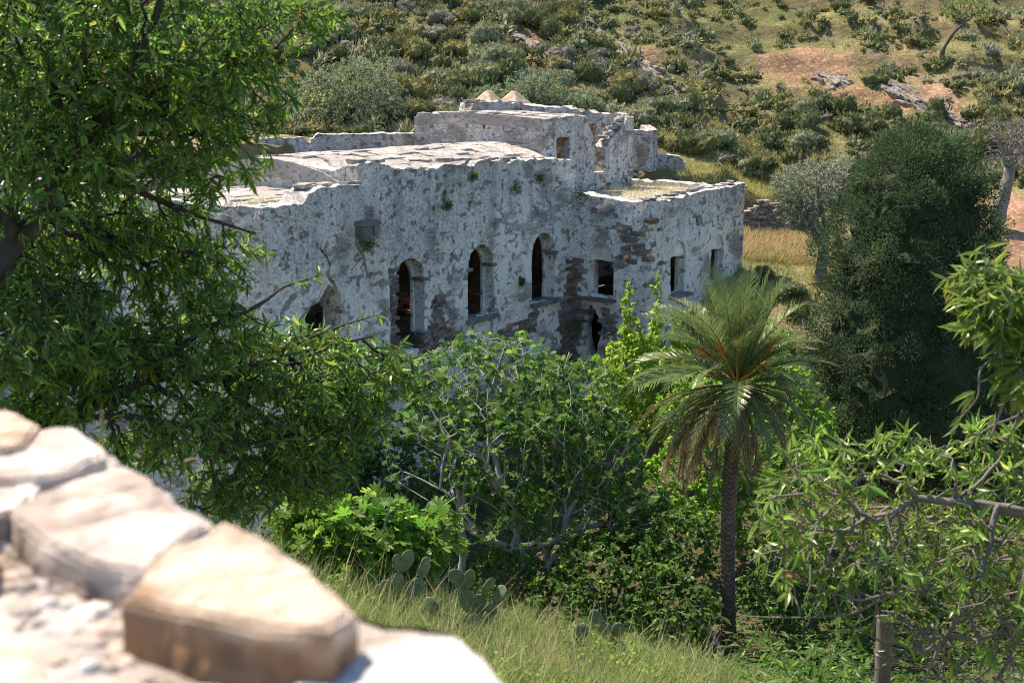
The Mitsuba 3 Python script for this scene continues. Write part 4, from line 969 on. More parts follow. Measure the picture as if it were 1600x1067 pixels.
tree('fig_tree', 'low broad-leaved fig bush spreading above the prickly pears beside the parapet wall', 'tree',
     [([(-1.628, 17.000, 6.332), (-1.697, 17.000, 7.020), (-1.928, 17.000, 7.529)], 0.04, 0.02), ([(-1.697, 17.000, 7.020), (-1.286, 17.000, 7.444), (-0.891, 17.200, 7.714)], 0.03, 0.012), ([(-1.928, 17.000, 7.529), (-2.241, 17.000, 7.865), (-2.476, 17.000, 8.032)], 0.02, 0.01), ([(-1.697, 17.000, 7.020), (-1.577, 16.700, 7.717), (-1.492, 16.700, 8.087)], 0.03, 0.01)],
     [(-1.844, 17.000, 7.697, 0.650, 0.700, 0.344), (-2.408, 17.000, 7.613, 0.459, 0.600, 0.383), (-1.367, 17.000, 7.444, 0.536, 0.600, 0.383), (-1.890, 16.600, 7.339, 0.523, 0.400, 0.299), (-0.909, 17.500, 7.440, 0.315, 0.500, 0.394) + (0.6,), (-2.769, 17.300, 7.765, 0.311, 0.500, 0.234)],
     330, 112, FB, True, 6, 0.21, 0.012, FIG, [(0.08, 0.155, 0.022), (0.11, 0.20, 0.03), (0.055, 0.11, 0.02), (0.15, 0.23, 0.035)], [4, 3, 3, 1], 'soft_leaf', alpha=0.35, step=0.25, tip=0.006, shell=0.3, upness=0.9, droop=0.15)

MUL = ([(0.20, 0.31, 0.03), (0.26, 0.37, 0.04), (0.14, 0.23, 0.025), (0.30, 0.40, 0.05)], [4, 3, 3, 1])
tree('mulberry_tree', 'bright yellow-green young tree with upright shoots against the right wing wall', 'tree',
     [([(3.002, 40.000, 1.026), (3.072, 40.000, 2.578), (3.235, 40.000, 4.108), (3.394, 40.000, 5.615), (3.315, 40.000, 7.100)], 0.08, 0.008), ([(3.072, 40.000, 2.578), (3.693, 40.000, 4.297), (4.121, 40.000, 5.988), (4.150, 40.000, 7.247)], 0.05, 0.008), ([(3.072, 40.000, 2.578), (4.436, 40.000, 4.108), (4.958, 40.000, 5.428), (5.030, 40.000, 6.267)], 0.05, 0.008), ([(3.072, 40.000, 2.578), (2.590, 40.000, 3.918), (2.486, 40.000, 4.864)], 0.04, 0.01)],
     [(3.416, 40.000, 4.297, 0.864, 1.200, 1.170), (4.055, 40.000, 4.675, 0.810, 1.000, 1.080), (2.775, 40.000, 3.918, 0.630, 1.000, 0.810), (3.348, 40.000, 6.174, 0.216, 0.300, 0.810) + (2.2,), (4.132, 40.000, 6.360, 0.216, 0.300, 0.810) + (2.2,), (4.881, 40.000, 5.615, 0.396, 0.400, 0.630) + (3,), (3.670, 40.000, 5.615, 0.720, 0.600, 0.396), (2.946, 40.000, 4.864, 0.540, 0.500, 0.540), (4.801, 40.000, 4.297, 0.720, 0.900, 0.900), (3.531, 40.000, 2.963, 1.080, 1.200, 0.720), (2.535, 39.000, 3.413, 0.702, 0.900, 0.614)],
     1400, 113, (0.2, 0.18, 0.15), True, 8, 0.125, 0.012, HEART, *MUL, 'soft_leaf', alpha=0.3, step=0.35, tip=0.005, shell=0.2, upness=0.8)
tree('mulberry_tree', 'bright green bushy tree standing behind the palm', 'tree',
     [([(5.988, 35.000, 0.159), (5.756, 35.000, 2.242), (5.377, 35.000, 3.943), (5.014, 35.000, 5.282)], 0.12, 0.03), ([(5.756, 35.000, 2.242), (6.686, 35.000, 3.775), (7.116, 35.000, 5.282)], 0.09, 0.03), ([(5.756, 35.000, 2.242), (4.743, 35.000, 3.267), (4.066, 35.000, 4.280)], 0.08, 0.02)],
     [(5.032, 35.000, 4.615, 1.418, 1.500, 0.945), (6.732, 35.500, 4.996, 1.118, 1.300, 0.799), (6.603, 34.500, 3.580, 1.397, 1.500, 1.087), (4.456, 34.000, 3.229, 1.224, 1.300, 1.071), (5.602, 34.000, 2.230, 1.530, 1.200, 0.918), (6.461, 37.000, 5.859, 0.999, 1.000, 0.666), (7.643, 35.000, 4.280, 0.630, 0.800, 0.945)],
     1500, 114, (0.2, 0.18, 0.15), True, 8, 0.14, 0.012, HEART, [(0.12, 0.23, 0.025), (0.17, 0.30, 0.033), (0.08, 0.16, 0.022), (0.23, 0.34, 0.04)], [4, 3, 3, 1], 'soft_leaf', alpha=0.3, step=0.4, tip=0.006, shell=0.3, upness=0.8)
THK = ([(0.05, 0.10, 0.02), (0.07, 0.135, 0.025), (0.035, 0.07, 0.018), (0.10, 0.17, 0.03)], [4, 3, 4, 1])
for q, (lab, lines, crown, n, sd) in enumerate((
        ('dark green bramble thicket left of the palm trunk below the fig', [([(2.162, 28.000, 0.544), (2.141, 28.000, 1.979), (2.028, 28.500, 2.922)], 0.04, 0.015), ([(2.149, 28.000, 1.408), (2.936, 28.000, 2.404), (3.508, 28.500, 3.206)], 0.03, 0.012)],
         [(2.129, 28.000, 2.827, 1.386, 1.500, 0.945), (3.429, 29.000, 3.170, 1.044, 1.300, 0.914), (3.094, 27.000, 2.527, 1.154, 1.300, 0.911), (1.048, 27.500, 2.602, 0.743, 1.000, 0.619), (3.306, 26.500, 2.056, 0.596, 0.800, 0.477), (0.000, 29.000, 2.446, 1.044, 1.200, 0.587), (0.747, 26.000, 2.537, 0.936, 0.800, 0.468)], 1350, 121),
        ('dark green bramble thicket right of the palm trunk under the twiggy almond', [([(5.743, 27.000, 0.727), (5.689, 27.000, 2.116), (5.619, 27.500, 3.017)], 0.04, 0.015), ([(5.700, 27.000, 1.840), (6.440, 27.000, 2.664), (7.044, 27.000, 3.478)], 0.03, 0.012)],
         [(5.732, 28.000, 2.545, 1.008, 1.400, 0.945), (6.452, 27.000, 2.390, 1.094, 1.300, 1.094), (5.605, 26.500, 1.785, 0.596, 0.800, 0.596), (8.014, 28.000, 2.263, 1.134, 1.300, 1.134), (9.951, 29.000, 2.008, 1.175, 1.400, 1.436), (8.064, 31.000, 2.457, 1.256, 1.300, 0.837), (10.565, 32.000, 2.577, 1.296, 1.400, 1.008)], 1300, 122),
        ('shaded leafy thicket hiding the foot of the ruin beneath the almond', [([(-3.165, 37.000, -0.604), (-3.135, 37.000, 1.235), (-3.291, 37.000, 2.322)], 0.05, 0.02), ([(-3.135, 37.000, 1.235), (-4.165, 37.000, 1.961), (-5.196, 37.000, 2.322)], 0.04, 0.015)],
         [(-3.471, 37.000, 1.961, 1.166, 1.400, 0.833), (-4.741, 36.000, 1.744, 1.458, 1.400, 0.972), (-2.307, 35.000, 1.898, 1.260, 1.400, 0.945), (-6.440, 36.000, 1.567, 1.458, 1.400, 1.134), (-3.448, 37.000, 3.219, 0.999, 1.200, 0.999), (-4.495, 37.000, 2.682, 1.166, 1.200, 0.999), (-2.694, 36.000, 2.800, 0.810, 1.200, 0.972), (-2.373, 38.000, 4.397, 0.684, 0.800, 0.855)], 1000, 123))):
    tree('bramble_thicket', lab, 'bush', lines, crown, n, sd, (0.14, 0.12, 0.10), True, 8, 0.13, 0.012, HEART, *THK, 'soft_leaf', alpha=0.4, step=0.35, tip=0.005, shell=0.3, upness=0.8)


# ------------------------------------------------------------------ the palm
def frond(base, az, elev, length, droop, r, dead=0.0):
    """One feather leaf: a curving midrib with leaflets in a V -> (v, f, colours)."""
    n = 26
    s = np.linspace(0, 1, n)
    h = np.array([math.cos(az), math.sin(az), 0.0])
    ang = elev - droop * s ** 1.4
    st = length / (n - 1)
    p = np.asarray(base) + np.cumsum(np.vstack([[0, 0, 0], (np.cos(ang)[:, None] * h + np.sin(ang)[:, None] * BZ)[:-1] * st]), axis=0)
    t = unit(np.gradient(p, axis=0)); side = unit(np.cross(t, BZ + 1e-3 * h)); up = np.cross(side, t)
    roll = r.normal(0, 0.35)
    side, up = side * math.cos(roll) + up * math.sin(roll), up * math.cos(roll) - side * math.sin(roll)
    A = np.vstack([p]); par = np.arange(-1, n - 1); R = np.linspace(0.022, 0.004, n)
    v0, f0 = tubes(A, par, R, np.arange(1, n), 4)
    m = 46
    q = np.linspace(0.14, 1.0, m)
    P = np.stack([np.interp(q, s, p[:, k]) for k in range(3)], 1)
    Tn = unit(np.stack([np.interp(q, s, t[:, k]) for k in range(3)], 1)); S = unit(np.stack([np.interp(q, s, side[:, k]) for k in range(3)], 1)); Un = np.cross(S, Tn)
    ll = length * 0.215 * np.sin(np.clip(q * 1.05, 0, 1) * math.pi * 0.86 + 0.22) ** 0.8
    pos, d, nr, L = [], [], [], []
    for sg in (-1, 1):
        dd = unit(S * sg * (0.75 - 0.25 * dead) + Tn * (0.75 + 0.3 * q[:, None]) + Un * 0.42 * (1 - dead) - BZ * (0.15 + 0.8 * dead) + r.normal(0, 0.07 + 0.15 * dead, (m, 3)))
        pos.append(P); d.append(dd); nr.append(Un - S * sg * 0.6 + r.normal(0, 0.12, (m, 3))); L.append(ll * r.uniform(0.8, 1.1, m))
    pos, d, nr, L = map(np.concatenate, (pos, d, nr, L))
    tm = (np.array([(0, -0.028, 0), (0, 0.028, 0), (0.5, -0.032, 0.0), (0.5, 0.032, 0.0), (1, 0, -0.10)]) * [1, 0.9, 1], np.array([(0, 1, 3), (0, 3, 2), (2, 3, 4)]))
    if dead > 0.5:
        base_c = np.array((0.42, 0.29, 0.18))
    elif dead > 0.15:
        base_c = np.array((0.27, 0.255, 0.11))
    else:
        base_c = np.array((0.215, 0.305, 0.105))
    c = np.clip(base_c * (1 + r.normal(0, 0.22, (len(pos), 1))) * (1 + r.normal(0, 0.05, (len(pos), 3))) * (1 + 0.25 * (r.random() - 0.5)), 0.01, 0.8)
    (v1, f1), c1 = cloud(tm, pos, d, nr, L, c)
    c0 = np.tile((0.20, 0.19, 0.07) if dead < 0.5 else (0.28, 0.18, 0.10), (len(v0), 1))
    v, f = join([(v0, f0), (v1, f1)])
    return v, f, np.vstack([c0, c1])


r = np.random.default_rng(131)
palm = thing('palm_tree', 'feathery date palm with a skirt of dead brown fronds and a slim dark trunk', 'palm')
foot, top = np.array((4.601, 28.000, 0.761)), np.array((4.558, 28.000, 6.792))
ph = np.linspace(0, 1, 7)[:, None]
tp = foot + (top - foot) * ph + np.array([-0.12, 0, 0]) * np.sin(ph * math.pi) * np.array([1, 0, 0])
v, f = sweep(tp, [0.21, 0.165, 0.165, 0.17, 0.19, 0.2], 18, 5, 0.02)
hz = np.linalg.norm(v - foot, axis=1)
# rings of leaf scars
vv = []
s = np.linspace(0, 1, 300)
ang = np.arange(20) * 2 * math.pi / 20
ctr = np.stack([np.interp(s, ph[:, 0], tp[:, k]) for k in range(3)], 1)
ht = s * np.linalg.norm(top - foot)
rad = np.interp(s, [0, 0.06, 0.3, 0.75, 0.92, 1.0], [0.21, 0.158, 0.145, 0.145, 0.18, 0.20])
rr = rad[:, None] * (1 + 0.09 * ((ht[:, None] * 9 + 0.35 * np.sin(ang * 3)[None]) % 1.0) + 0.03 * np.sin(ang * 5 + 1)[None] * np.sin(ht * 14)[:, None])
v = (ctr[:, None] + rr[..., None] * np.stack([np.cos(ang), np.sin(ang), 0 * ang], -1)[None]).reshape(-1, 3)
ii, jj = np.meshgrid(np.arange(299), np.arange(20), indexing='ij')
a, b = (ii * 20 + jj).ravel(), (ii * 20 + (jj + 1) % 20).ravel()
ring = ((ht[:, None] * 9 + 0.35 * np.sin(ang * 3)[None]) % 1.0).reshape(-1, 1)
put('trunk', (v, np.vstack([np.stack([a, b, b + 20], 1), np.stack([a, b + 20, a + 20], 1)])), 'bark', palm, False, tint((0.165, 0.13, 0.105), v, 0.6, 14) * (0.5 + 0.8 * ring ** 2))
for q in range(40):  # stubs of cut leaf stalks under the crown
    a = q * 2.4; z = -0.62 + 0.6 * q / 40
    h = np.array([math.cos(a), math.sin(a), 0])
    v, f = sweep([top + h * 0.15 + BZ * z, top + h * 0.24 + BZ * (z + 0.10), top + h * 0.30 + BZ * (z + 0.24)], [0.05, 0.025], 5, q, 0.05)
    put('leaf_stub', (v, f), 'bark', palm, True, tint((0.15, 0.115, 0.08), v, 0.4, 8))
spec = []
for q in range(16):  # upright young leaves
    spec.append((q * 2.399, r.uniform(1.2, 1.54), r.uniform(2.1, 2.55), r.uniform(0.06, 0.24), 0.0))
for q in range(20):
    spec.append((q * 2.399 + 0.4, r.uniform(0.75, 1.15), r.uniform(2.0, 2.4), r.uniform(0.6, 1.1), 0.0))
for q in range(18):
    spec.append((q * 2.399 + 0.9, r.uniform(0.25, 0.65), r.uniform(2.1, 2.45), r.uniform(0.8, 1.25), 0.05))
for q in range(11):
    spec.append((q * 2.399 + 0.2, r.uniform(-0.3, 0.15), r.uniform(1.9, 2.3), r.uniform(0.8, 1.25), 0.1 if q % 3 else 0.25))
for q in range(12):
    spec.append((q * 2.399 + 1.2, r.uniform(-0.55, -0.2), r.uniform(1.6, 1.95), r.uniform(0.8, 1.0), 0.3))
for q in range(22):
    spec.append((q * 2.399 + 2.0 if q > 6 else math.pi + r.uniform(-0.9, 0.9), r.uniform(-0.95, -0.5), r.uniform(1.8, 2.4), r.uniform(0.75, 0.95), 1.0))
for az, el, ln, drp, dead in spec:
    ln *= 0.93 - 0.13 * math.cos(az) * (el < 1.1)
    z = 0.12 + 0.22 * (el / 1.5)
    base = top + np.array([math.cos(az), math.sin(az), 0]) * (0.12 + 0.06 * (el < 0.5)) + BZ * z
    v, f, c = frond(base, az, el, ln, drp, r, dead)
    key = put('frond', (v, f), 'frond_leaf', palm, False, c)
    if dead > 0.5:
        tag(key, 'dead brown hanging frond')
for px, az, el in ((0, -1.75, 1.0), (1, -0.5, 0.95), (2, -2.7, 0.75), (3, -2.2, 0.85), (4, -1.2, 0.5)):  # orange flower stalks
    h = np.array([math.cos(az), math.sin(az), 0])
    d = h * math.cos(el) + BZ * math.sin(el)
    b0 = top + BZ * 0.25 + h * 0.12
    parts, cols = [], []
    v, f = sweep([b0, b0 + d * 0.5, b0 + d * 0.92 + h * 0.05], [0.028, 0.018], 6, px, 0.02)
    parts.append((v, f)); cols.append(np.tile((0.62, 0.28, 0.05), (len(v), 1)))
    for q in range(40):
        e = unit(d + r.normal(0, 0.28, 3) + h * 0.1)
        b1 = b0 + d * r.uniform(0.65, 0.92)
        A = np.array([b1, b1 + e * 0.16, b1 + e * 0.3 - BZ * 0.03])
        v, f = tubes(A, np.array([-1, 0, 1]), np.array([0.009, 0.007, 0.005]), [1, 2], 3)
        parts.append((v, f)); cols.append(np.tile((0.62, 0.30, 0.07), (len(v), 1)))
    put('flower_stalk', join(parts), 'bark', palm, True, np.vstack(cols))

# ------------------------------------------------------------------ the juniper
r = np.random.default_rng(141)
jun = thing('juniper_tree', 'big dense dark green juniper with a broad cone of foliage right of the palm', 'tree')
axis_top, axis_foot = np.array((11.775, 41.500, 11.131)), np.array((11.826, 41.000, 0.714))
JH = axis_top[2] - axis_foot[2]
v, f = sweep([axis_foot - BZ * 0.5, axis_foot + (axis_top - axis_foot) * 0.5, axis_top - BZ * 0.8], [0.24, 0.15, 0.05], 10, 3)
put('trunk', (v, f), 'bark', jun, True, tint((0.12, 0.10, 0.085), v, 0.4))
prof_h = np.array([0.0, 0.12, 0.3, 0.5, 0.66, 0.80, 0.90, 0.96, 1.0]); prof_r = np.array([3.0, 3.3, 3.1, 2.8, 2.6, 2.25, 1.85, 1.3, 0.55])
DIA = (np.array([(0, 0, 0), (0.5, -0.17, 0.05), (0.5, 0.17, 0.05), (1, 0, -0.04)]), np.array([(0, 1, 2), (1, 3, 2)]))
cl, cr = [], []
for q in range(540):
    h = r.random() ** 0.9
    R0 = np.interp(h, prof_h, prof_r)
    a = r.uniform(0, 2 * math.pi)
    k = R0 * (1 - 0.28 * r.random() ** 2.0) * (1 + 0.09 * math.sin(3 * a + h * 9) + 0.10 * math.sin(5 * a - h * 17) + r.normal(0, 0.05)) - 0.22
    c = axis_foot + (axis_top - axis_foot) * h + np.array([math.cos(a) * k, math.sin(a) * k, 0])
    cl.append(c); cr.append(r.uniform(0.26, 0.58))
cl, cr = np.array(cl), np.array(cr)
A = [axis_foot + (axis_top - axis_foot) * s for s in np.linspace(0.03, 0.95, 30)]
An, pn, Rn = grow(A, [-1] + list(range(29)), [0.2 * (1 - s / 34) for s in range(30)], cl - unit(cl - axis_foot) * 0.2, r, 0.5, 0.5, 0.0, 0.012)
v, f = tubes(An, pn, Rn, np.arange(30, len(An)), 4)
put('branches', (v, f), 'bark', jun, True, tint((0.20, 0.18, 0.165), v, 0.3), kind='stuff')
# the dense shaded heart of the crown, then the sprays in clumps round it
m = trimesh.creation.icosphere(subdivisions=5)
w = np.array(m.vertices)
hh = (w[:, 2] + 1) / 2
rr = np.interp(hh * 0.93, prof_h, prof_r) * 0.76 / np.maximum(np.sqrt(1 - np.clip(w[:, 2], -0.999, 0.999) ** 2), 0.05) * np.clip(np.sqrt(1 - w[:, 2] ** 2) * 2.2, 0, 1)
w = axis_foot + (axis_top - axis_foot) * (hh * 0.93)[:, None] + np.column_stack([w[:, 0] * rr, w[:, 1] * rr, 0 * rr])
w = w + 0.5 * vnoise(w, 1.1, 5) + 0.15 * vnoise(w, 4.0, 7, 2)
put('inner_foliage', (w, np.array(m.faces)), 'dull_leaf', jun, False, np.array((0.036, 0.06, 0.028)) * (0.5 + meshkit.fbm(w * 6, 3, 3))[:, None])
n = 360
kk = np.repeat(np.arange(len(cl)), n)
d = unit(r.normal(0, 1, (len(kk), 3)) + [0, 0, 0.25])
pos = cl[kk] + d * (cr[kk] * r.random(len(kk)) ** 0.38)[:, None] * [1, 1, 1.15]
out = unit(cl[kk] - (axis_foot + (axis_top - axis_foot) * np.clip((cl[kk, 2:3] - axis_foot[2]) / JH, 0, 1)))
tone = 0.85 * (1 + 0.9 * (r.random(len(cl)) - 0.5))[kk][:, None]
m, c = cloud(DIA, pos, d * 0.9 + out * 0.45 + [0, 0, 0.4], r.normal(0, 1, (len(kk), 3)), r.uniform(0.055, 0.125, len(kk)), np.clip(pick(r, len(kk), [(0.038, 0.066, 0.030), (0.055, 0.088, 0.040), (0.026, 0.046, 0.022), (0.080, 0.112, 0.052)], [4, 3, 4, 1]) * tone, 0.005, 0.5))
put('foliage', m, 'dull_leaf', jun, False, c, kind='stuff')

# ------------------------------------------------------------------ olives
OLV = ([(0.145, 0.17, 0.12), (0.195, 0.215, 0.16), (0.10, 0.12, 0.085), (0.25, 0.265, 0.21)], [4, 3, 3, 1])
OB = (0.17, 0.15, 0.135)
OLA = dict(alpha=0.35, step=0.35, tip=0.006, upness=0.4, droop=0.1, spread=0.9)
tree('olive_tree', 'grey-green olive tree with a dark leaning trunk between the terrace wall and the juniper', 'tree',
     [([(11.342, 51.500, 4.903), (11.236, 51.500, 5.734), (11.316, 51.600, 6.545), (11.470, 51.800, 7.225)], 0.26, 0.15), ([(11.316, 51.600, 6.545), (10.800, 51.800, 7.577), (10.522, 52.000, 8.492)], 0.13, 0.04), ([(11.470, 51.800, 7.225), (11.946, 52.000, 8.024), (12.137, 52.000, 8.958)], 0.12, 0.04), ([(11.470, 51.800, 7.225), (11.104, 51.400, 8.319), (10.949, 51.400, 9.241)], 0.1, 0.03)],
     [(10.980, 52.000, 8.725, 1.404, 1.300, 0.983), (12.254, 52.500, 8.915, 0.945, 1.100, 0.992), (10.092, 52.000, 8.725, 0.749, 0.800, 0.749), (11.337, 51.800, 7.577, 1.282, 1.100, 0.886), (10.510, 51.800, 7.811, 0.932, 0.800, 0.699)], 1500, 151, OB, True, 12, 0.12, 0.012, SHORT, *OLV, 'dull_leaf', **OLA)
tree('olive_tree', 'leafless grey olive with a thick twisted trunk at the right edge of the slope', 'tree',
     [([(18.431, 54.000, 7.203), (18.495, 54.000, 7.692), (18.728, 54.000, 8.542), (18.896, 54.200, 9.202)], 0.34, 0.22), ([(18.896, 54.200, 9.202), (18.467, 54.000, 9.867), (18.186, 54.000, 10.465)], 0.12, 0.03), ([(18.896, 54.200, 9.202), (19.325, 54.400, 9.961), (19.516, 54.400, 10.683)], 0.14, 0.03), ([(18.896, 54.200, 9.202), (18.752, 53.800, 10.000), (18.741, 53.800, 10.833)], 0.1, 0.03)],
     [(18.692, 54.000, 10.107, 1.021, 1.200, 1.094), (19.672, 54.400, 10.202, 0.979, 1.200, 1.224)], 1500, 152, (0.21, 0.19, 0.18), False, 0, 0, 0, None, None, None, None, alpha=0.3, step=0.3, tip=0.007, wander=0.25)
for lab, lines, crown, n, sd in (
        ('large grey-green wild olive thicket behind the left end of the ruin', [([(-6.432, 60.000, 9.730), (-6.412, 60.000, 10.658), (-6.256, 60.000, 11.711)], 0.12, 0.04), ([(-6.412, 60.000, 10.658), (-7.461, 60.000, 11.449), (-7.979, 60.000, 11.973)], 0.08, 0.03), ([(-6.412, 60.000, 10.658), (-5.465, 60.000, 11.317), (-5.054, 60.000, 11.973)], 0.08, 0.03)],
         [(-6.250, 60.000, 11.973, 1.674, 1.600, 1.485), (-7.720, 60.000, 11.711, 1.350, 1.500, 1.350), (-5.331, 60.000, 11.317, 1.215, 1.400, 1.215), (-8.793, 60.000, 11.449, 1.080, 1.300, 1.215), (-5.664, 61.000, 12.745, 0.961, 1.000, 0.824), (-6.885, 59.500, 10.812, 1.874, 1.200, 0.669)], 1500, 153),
        ('rounded olive shrub behind the pyramid caps', [([(0.981, 63.000, 10.654), (0.979, 63.000, 11.346), (0.894, 63.000, 11.897)], 0.1, 0.03)], [(0.894, 63.000, 11.952, 1.474, 1.500, 0.907), (0.000, 63.000, 11.622, 1.134, 1.200, 0.624), (1.733, 63.000, 11.622, 0.851, 1.000, 0.709)], 620, 154),
        ('small silvery olive shrub left of the pyramid caps', [([(-1.103, 62.000, 10.836), (-1.101, 62.000, 11.380), (-1.100, 62.000, 11.706)], 0.06, 0.02)], [(-1.101, 62.000, 11.597, 0.837, 0.900, 0.502)], 240, 155),
        ('small silvery olive shrub right of the pyramid caps behind the roof', [([(2.921, 62.500, 10.677), (2.916, 62.500, 11.226), (2.913, 62.500, 11.500)], 0.06, 0.02)], [(2.914, 62.500, 11.363, 0.956, 0.900, 0.506)], 260, 156)):
    tree('olive_shrub', lab, 'shrub', lines, crown, n, sd, OB, True, 10, 0.13, 0.012, SHORT, [(0.125, 0.17, 0.09), (0.175, 0.22, 0.125), (0.085, 0.12, 0.065), (0.215, 0.25, 0.16)], [4, 3, 3, 1], 'dull_leaf', **OLA)
x0, y0, z0 = (20.898, 70.660, 13.177)
tree('almond_tree', 'lone small almond tree with a curved trunk standing high on the terraced hillside', 'tree',
     [([(x0, y0, z0 - 0.3), (x0 + 0.05, y0, z0 + 0.4), (x0 + 0.5, y0, z0 + 1.2), (x0 + 0.95, y0, z0 + 1.6)], 0.13, 0.06), ([(x0 + 0.95, y0, z0 + 1.6), (x0 + 0.7, y0, z0 + 2.2), (x0 + 0.4, y0, z0 + 2.5)], 0.05, 0.02), ([(x0 + 0.95, y0, z0 + 1.6), (x0 + 1.5, y0, z0 + 2.1), (x0 + 2.0, y0, z0 + 2.4)], 0.05, 0.02)],
     [(x0 + 0.6, y0, z0 + 2.5, 0.9, 0.8, 0.55), (x0 + 1.5, y0, z0 + 2.5, 0.9, 0.8, 0.6), (x0 + 1.1, y0, z0 + 2.95, 0.7, 0.7, 0.4)], 260, 157, (0.10, 0.09, 0.08), True, 7, 0.12, 0.012, SHORT, [(0.12, 0.19, 0.04), (0.16, 0.24, 0.05), (0.08, 0.13, 0.03)], [3, 2, 2], 'soft_leaf', alpha=0.35, step=0.3, tip=0.006)

# ------------------------------------------------------------------ shrubs on the hillside
def shrub_mesh(seed, palette, weights, flat=0.75, n=900, size=0.10, spiky=0.4, tmpl=SPRIG, fine=1, cores=9):
    """A cushion shrub about 1 m across standing on the origin: lobes of small tufts round a bumpy heart."""
    r = np.random.default_rng(seed)
    lobes = np.column_stack([r.normal(0, 0.22, (9, 2)), r.uniform(0.16, 0.42, 9)])
    lr = r.uniform(0.16, 0.30, 9)
    k = r.integers(0, 9, n)
    d = unit(r.normal(0, 1, (n, 3)) + [0, 0, 0.35])
    pos = lobes[k] + d * (lr[k] * r.uniform(0.72, 1.08, n))[:, None]
    pos[:, 2] = np.maximum(pos[:, 2] * flat, -0.05)
    c = pick(r, n, palette, weights, 0.25) * 0.82
    (v, f), c = cloud(tmpl, pos, d + r.normal(0, spiky, (n, 3)) + [0, 0, 0.3], r.normal(0, 1, (n, 3)), r.uniform(0.6, 1.3, n) * size, c)
    parts, cols = [(v, f)], [c]
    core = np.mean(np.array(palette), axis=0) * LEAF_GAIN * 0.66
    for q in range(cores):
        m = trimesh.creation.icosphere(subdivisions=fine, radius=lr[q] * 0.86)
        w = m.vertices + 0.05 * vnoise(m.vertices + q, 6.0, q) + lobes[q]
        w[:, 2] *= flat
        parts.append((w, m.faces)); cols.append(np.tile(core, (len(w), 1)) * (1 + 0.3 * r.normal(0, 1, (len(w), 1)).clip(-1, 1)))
    return join(parts), np.vstack(cols)


KINDS = [('rounded dark green shrub growing on the scrubby hillside', 'dark green shrubs on the hillside', [(0.085, 0.10, 0.042), (0.125, 0.14, 0.06), (0.055, 0.066, 0.03)], 0.8, 0.10),
         ('mauve grey thorny cushion shrub growing on the scrubby hillside', 'mauve grey thorny shrubs on the hillside', [(0.155, 0.145, 0.125), (0.21, 0.195, 0.175), (0.11, 0.105, 0.085)], 0.65, 0.08),
         ('olive green spreading shrub growing on the scrubby hillside', 'olive green shrubs on the hillside', [(0.17, 0.165, 0.065), (0.235, 0.22, 0.095), (0.12, 0.115, 0.05)], 0.7, 0.10),
         ('pale grey-green feathery shrub growing on the scrubby hillside', 'pale grey-green shrubs on the hillside', [(0.19, 0.205, 0.12), (0.25, 0.265, 0.16), (0.13, 0.145, 0.085)], 0.8, 0.11)]
SHR = []
for q, (lab, grp, pal, flat, size) in enumerate(KINDS):
    row = []
    for s in range(2):
        m, c = shrub_mesh(300 + q * 5 + s, pal, [3, 2, 2], flat, 620, size)
        name = 'shrub_model_%d' % (q * 2 + s)
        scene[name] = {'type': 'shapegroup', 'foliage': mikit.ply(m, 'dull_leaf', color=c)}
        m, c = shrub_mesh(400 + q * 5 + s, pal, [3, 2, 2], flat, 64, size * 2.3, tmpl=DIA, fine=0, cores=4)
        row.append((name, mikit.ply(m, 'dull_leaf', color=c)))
    SHR.append(row)

r = np.random.default_rng(200)
cand = []
while len(cand) < 5600:
    x, y = r.uniform(-26, 31), r.uniform(57.5, 92)
    if abs(x) > 0.375 * y + 1:
        continue
    bare = max([0.0] + [1.15 - math.hypot((x - e[0]) / e[3], (y - e[1]) / e[4]) for e in EARTH])
    if bare > 0.1 and r.random() < 0.85:
        continue
    big = float(meshkit.fbm(np.array([x * 0.13, y * 0.13, 4.0]), 3, 8))
    open_ = np.clip((x - 2) / 8, 0, 1) * np.clip((y - 66) / 5, 0, 1)      # grassy terraces high on the right
    if r.random() > (0.99 - 0.62 * open_) * (0.55 + 0.9 * big):
        continue
    s = (0.30 + 1.0 * r.random() ** 2.6) * (1 - 0.3 * open_)
    if y < 60.5:
        s = min(s, 0.9)
    if x > 4.5 and x < 11 and y < 60.5:
        continue
    cand.append((s, x, y, big))
cand.sort(key=lambda c: -c[0] / c[2])
xs, ys = np.array([c[1] for c in cand]), np.array([c[2] for c in cand])
zs = ground_n(xs, ys)
placed, low = 0, []
for q, (s, x, y, big) in enumerate(cand):
    u = r.random() + 0.5 * (big - 0.5)
    kind = 0 if u < 0.36 else 1 if u < 0.50 else 2 if u < 0.84 else 3
    tw = T().translate([x, y, float(zs[q]) - 0.06 * s]).rotate([0, 0, 1], float(r.uniform(0, 360))).scale([s * r.uniform(0.95, 1.4), s * r.uniform(0.95, 1.3), s * r.uniform(1.2, 1.75)])
    if placed < 290:
        name, _ = SHR[kind][int(r.integers(2))]
        k = numbered('hillside_shrub')
        scene[k] = {'type': 'instance', 'to_world': tw, 'group': {'type': 'ref', 'id': name}}
        side = 'left' if x / y < -0.06 else 'right' if x / y > 0.16 else 'middle'
        high = 'low on' if y < 64 else 'halfway up' if y < 71 else 'high on'
        tag(k, KINDS[kind][0].replace('growing on the scrubby hillside', '%s the %s part of the hillside' % (high, side)), 'shrub', KINDS[kind][1].replace('on the hillside', '%s the %s part of the hillside' % (high, side)))
        placed += 1
    else:
        low.append((kind, int(r.integers(2)), np.array(tw.matrix, float)))
LOWS = {}
for kind, v_, M in low:
    LOWS.setdefault((kind, v_), []).append(M)
parts, cols = [], []
for (kind, v_), Ms in LOWS.items():
    v, f, n_, uv, c = meshkit.WRITTEN[SHR[kind][v_][1]['filename']]
    for M in Ms:
        parts.append((v @ M[:3, :3].T + M[:3, 3], f)); cols.append(c)
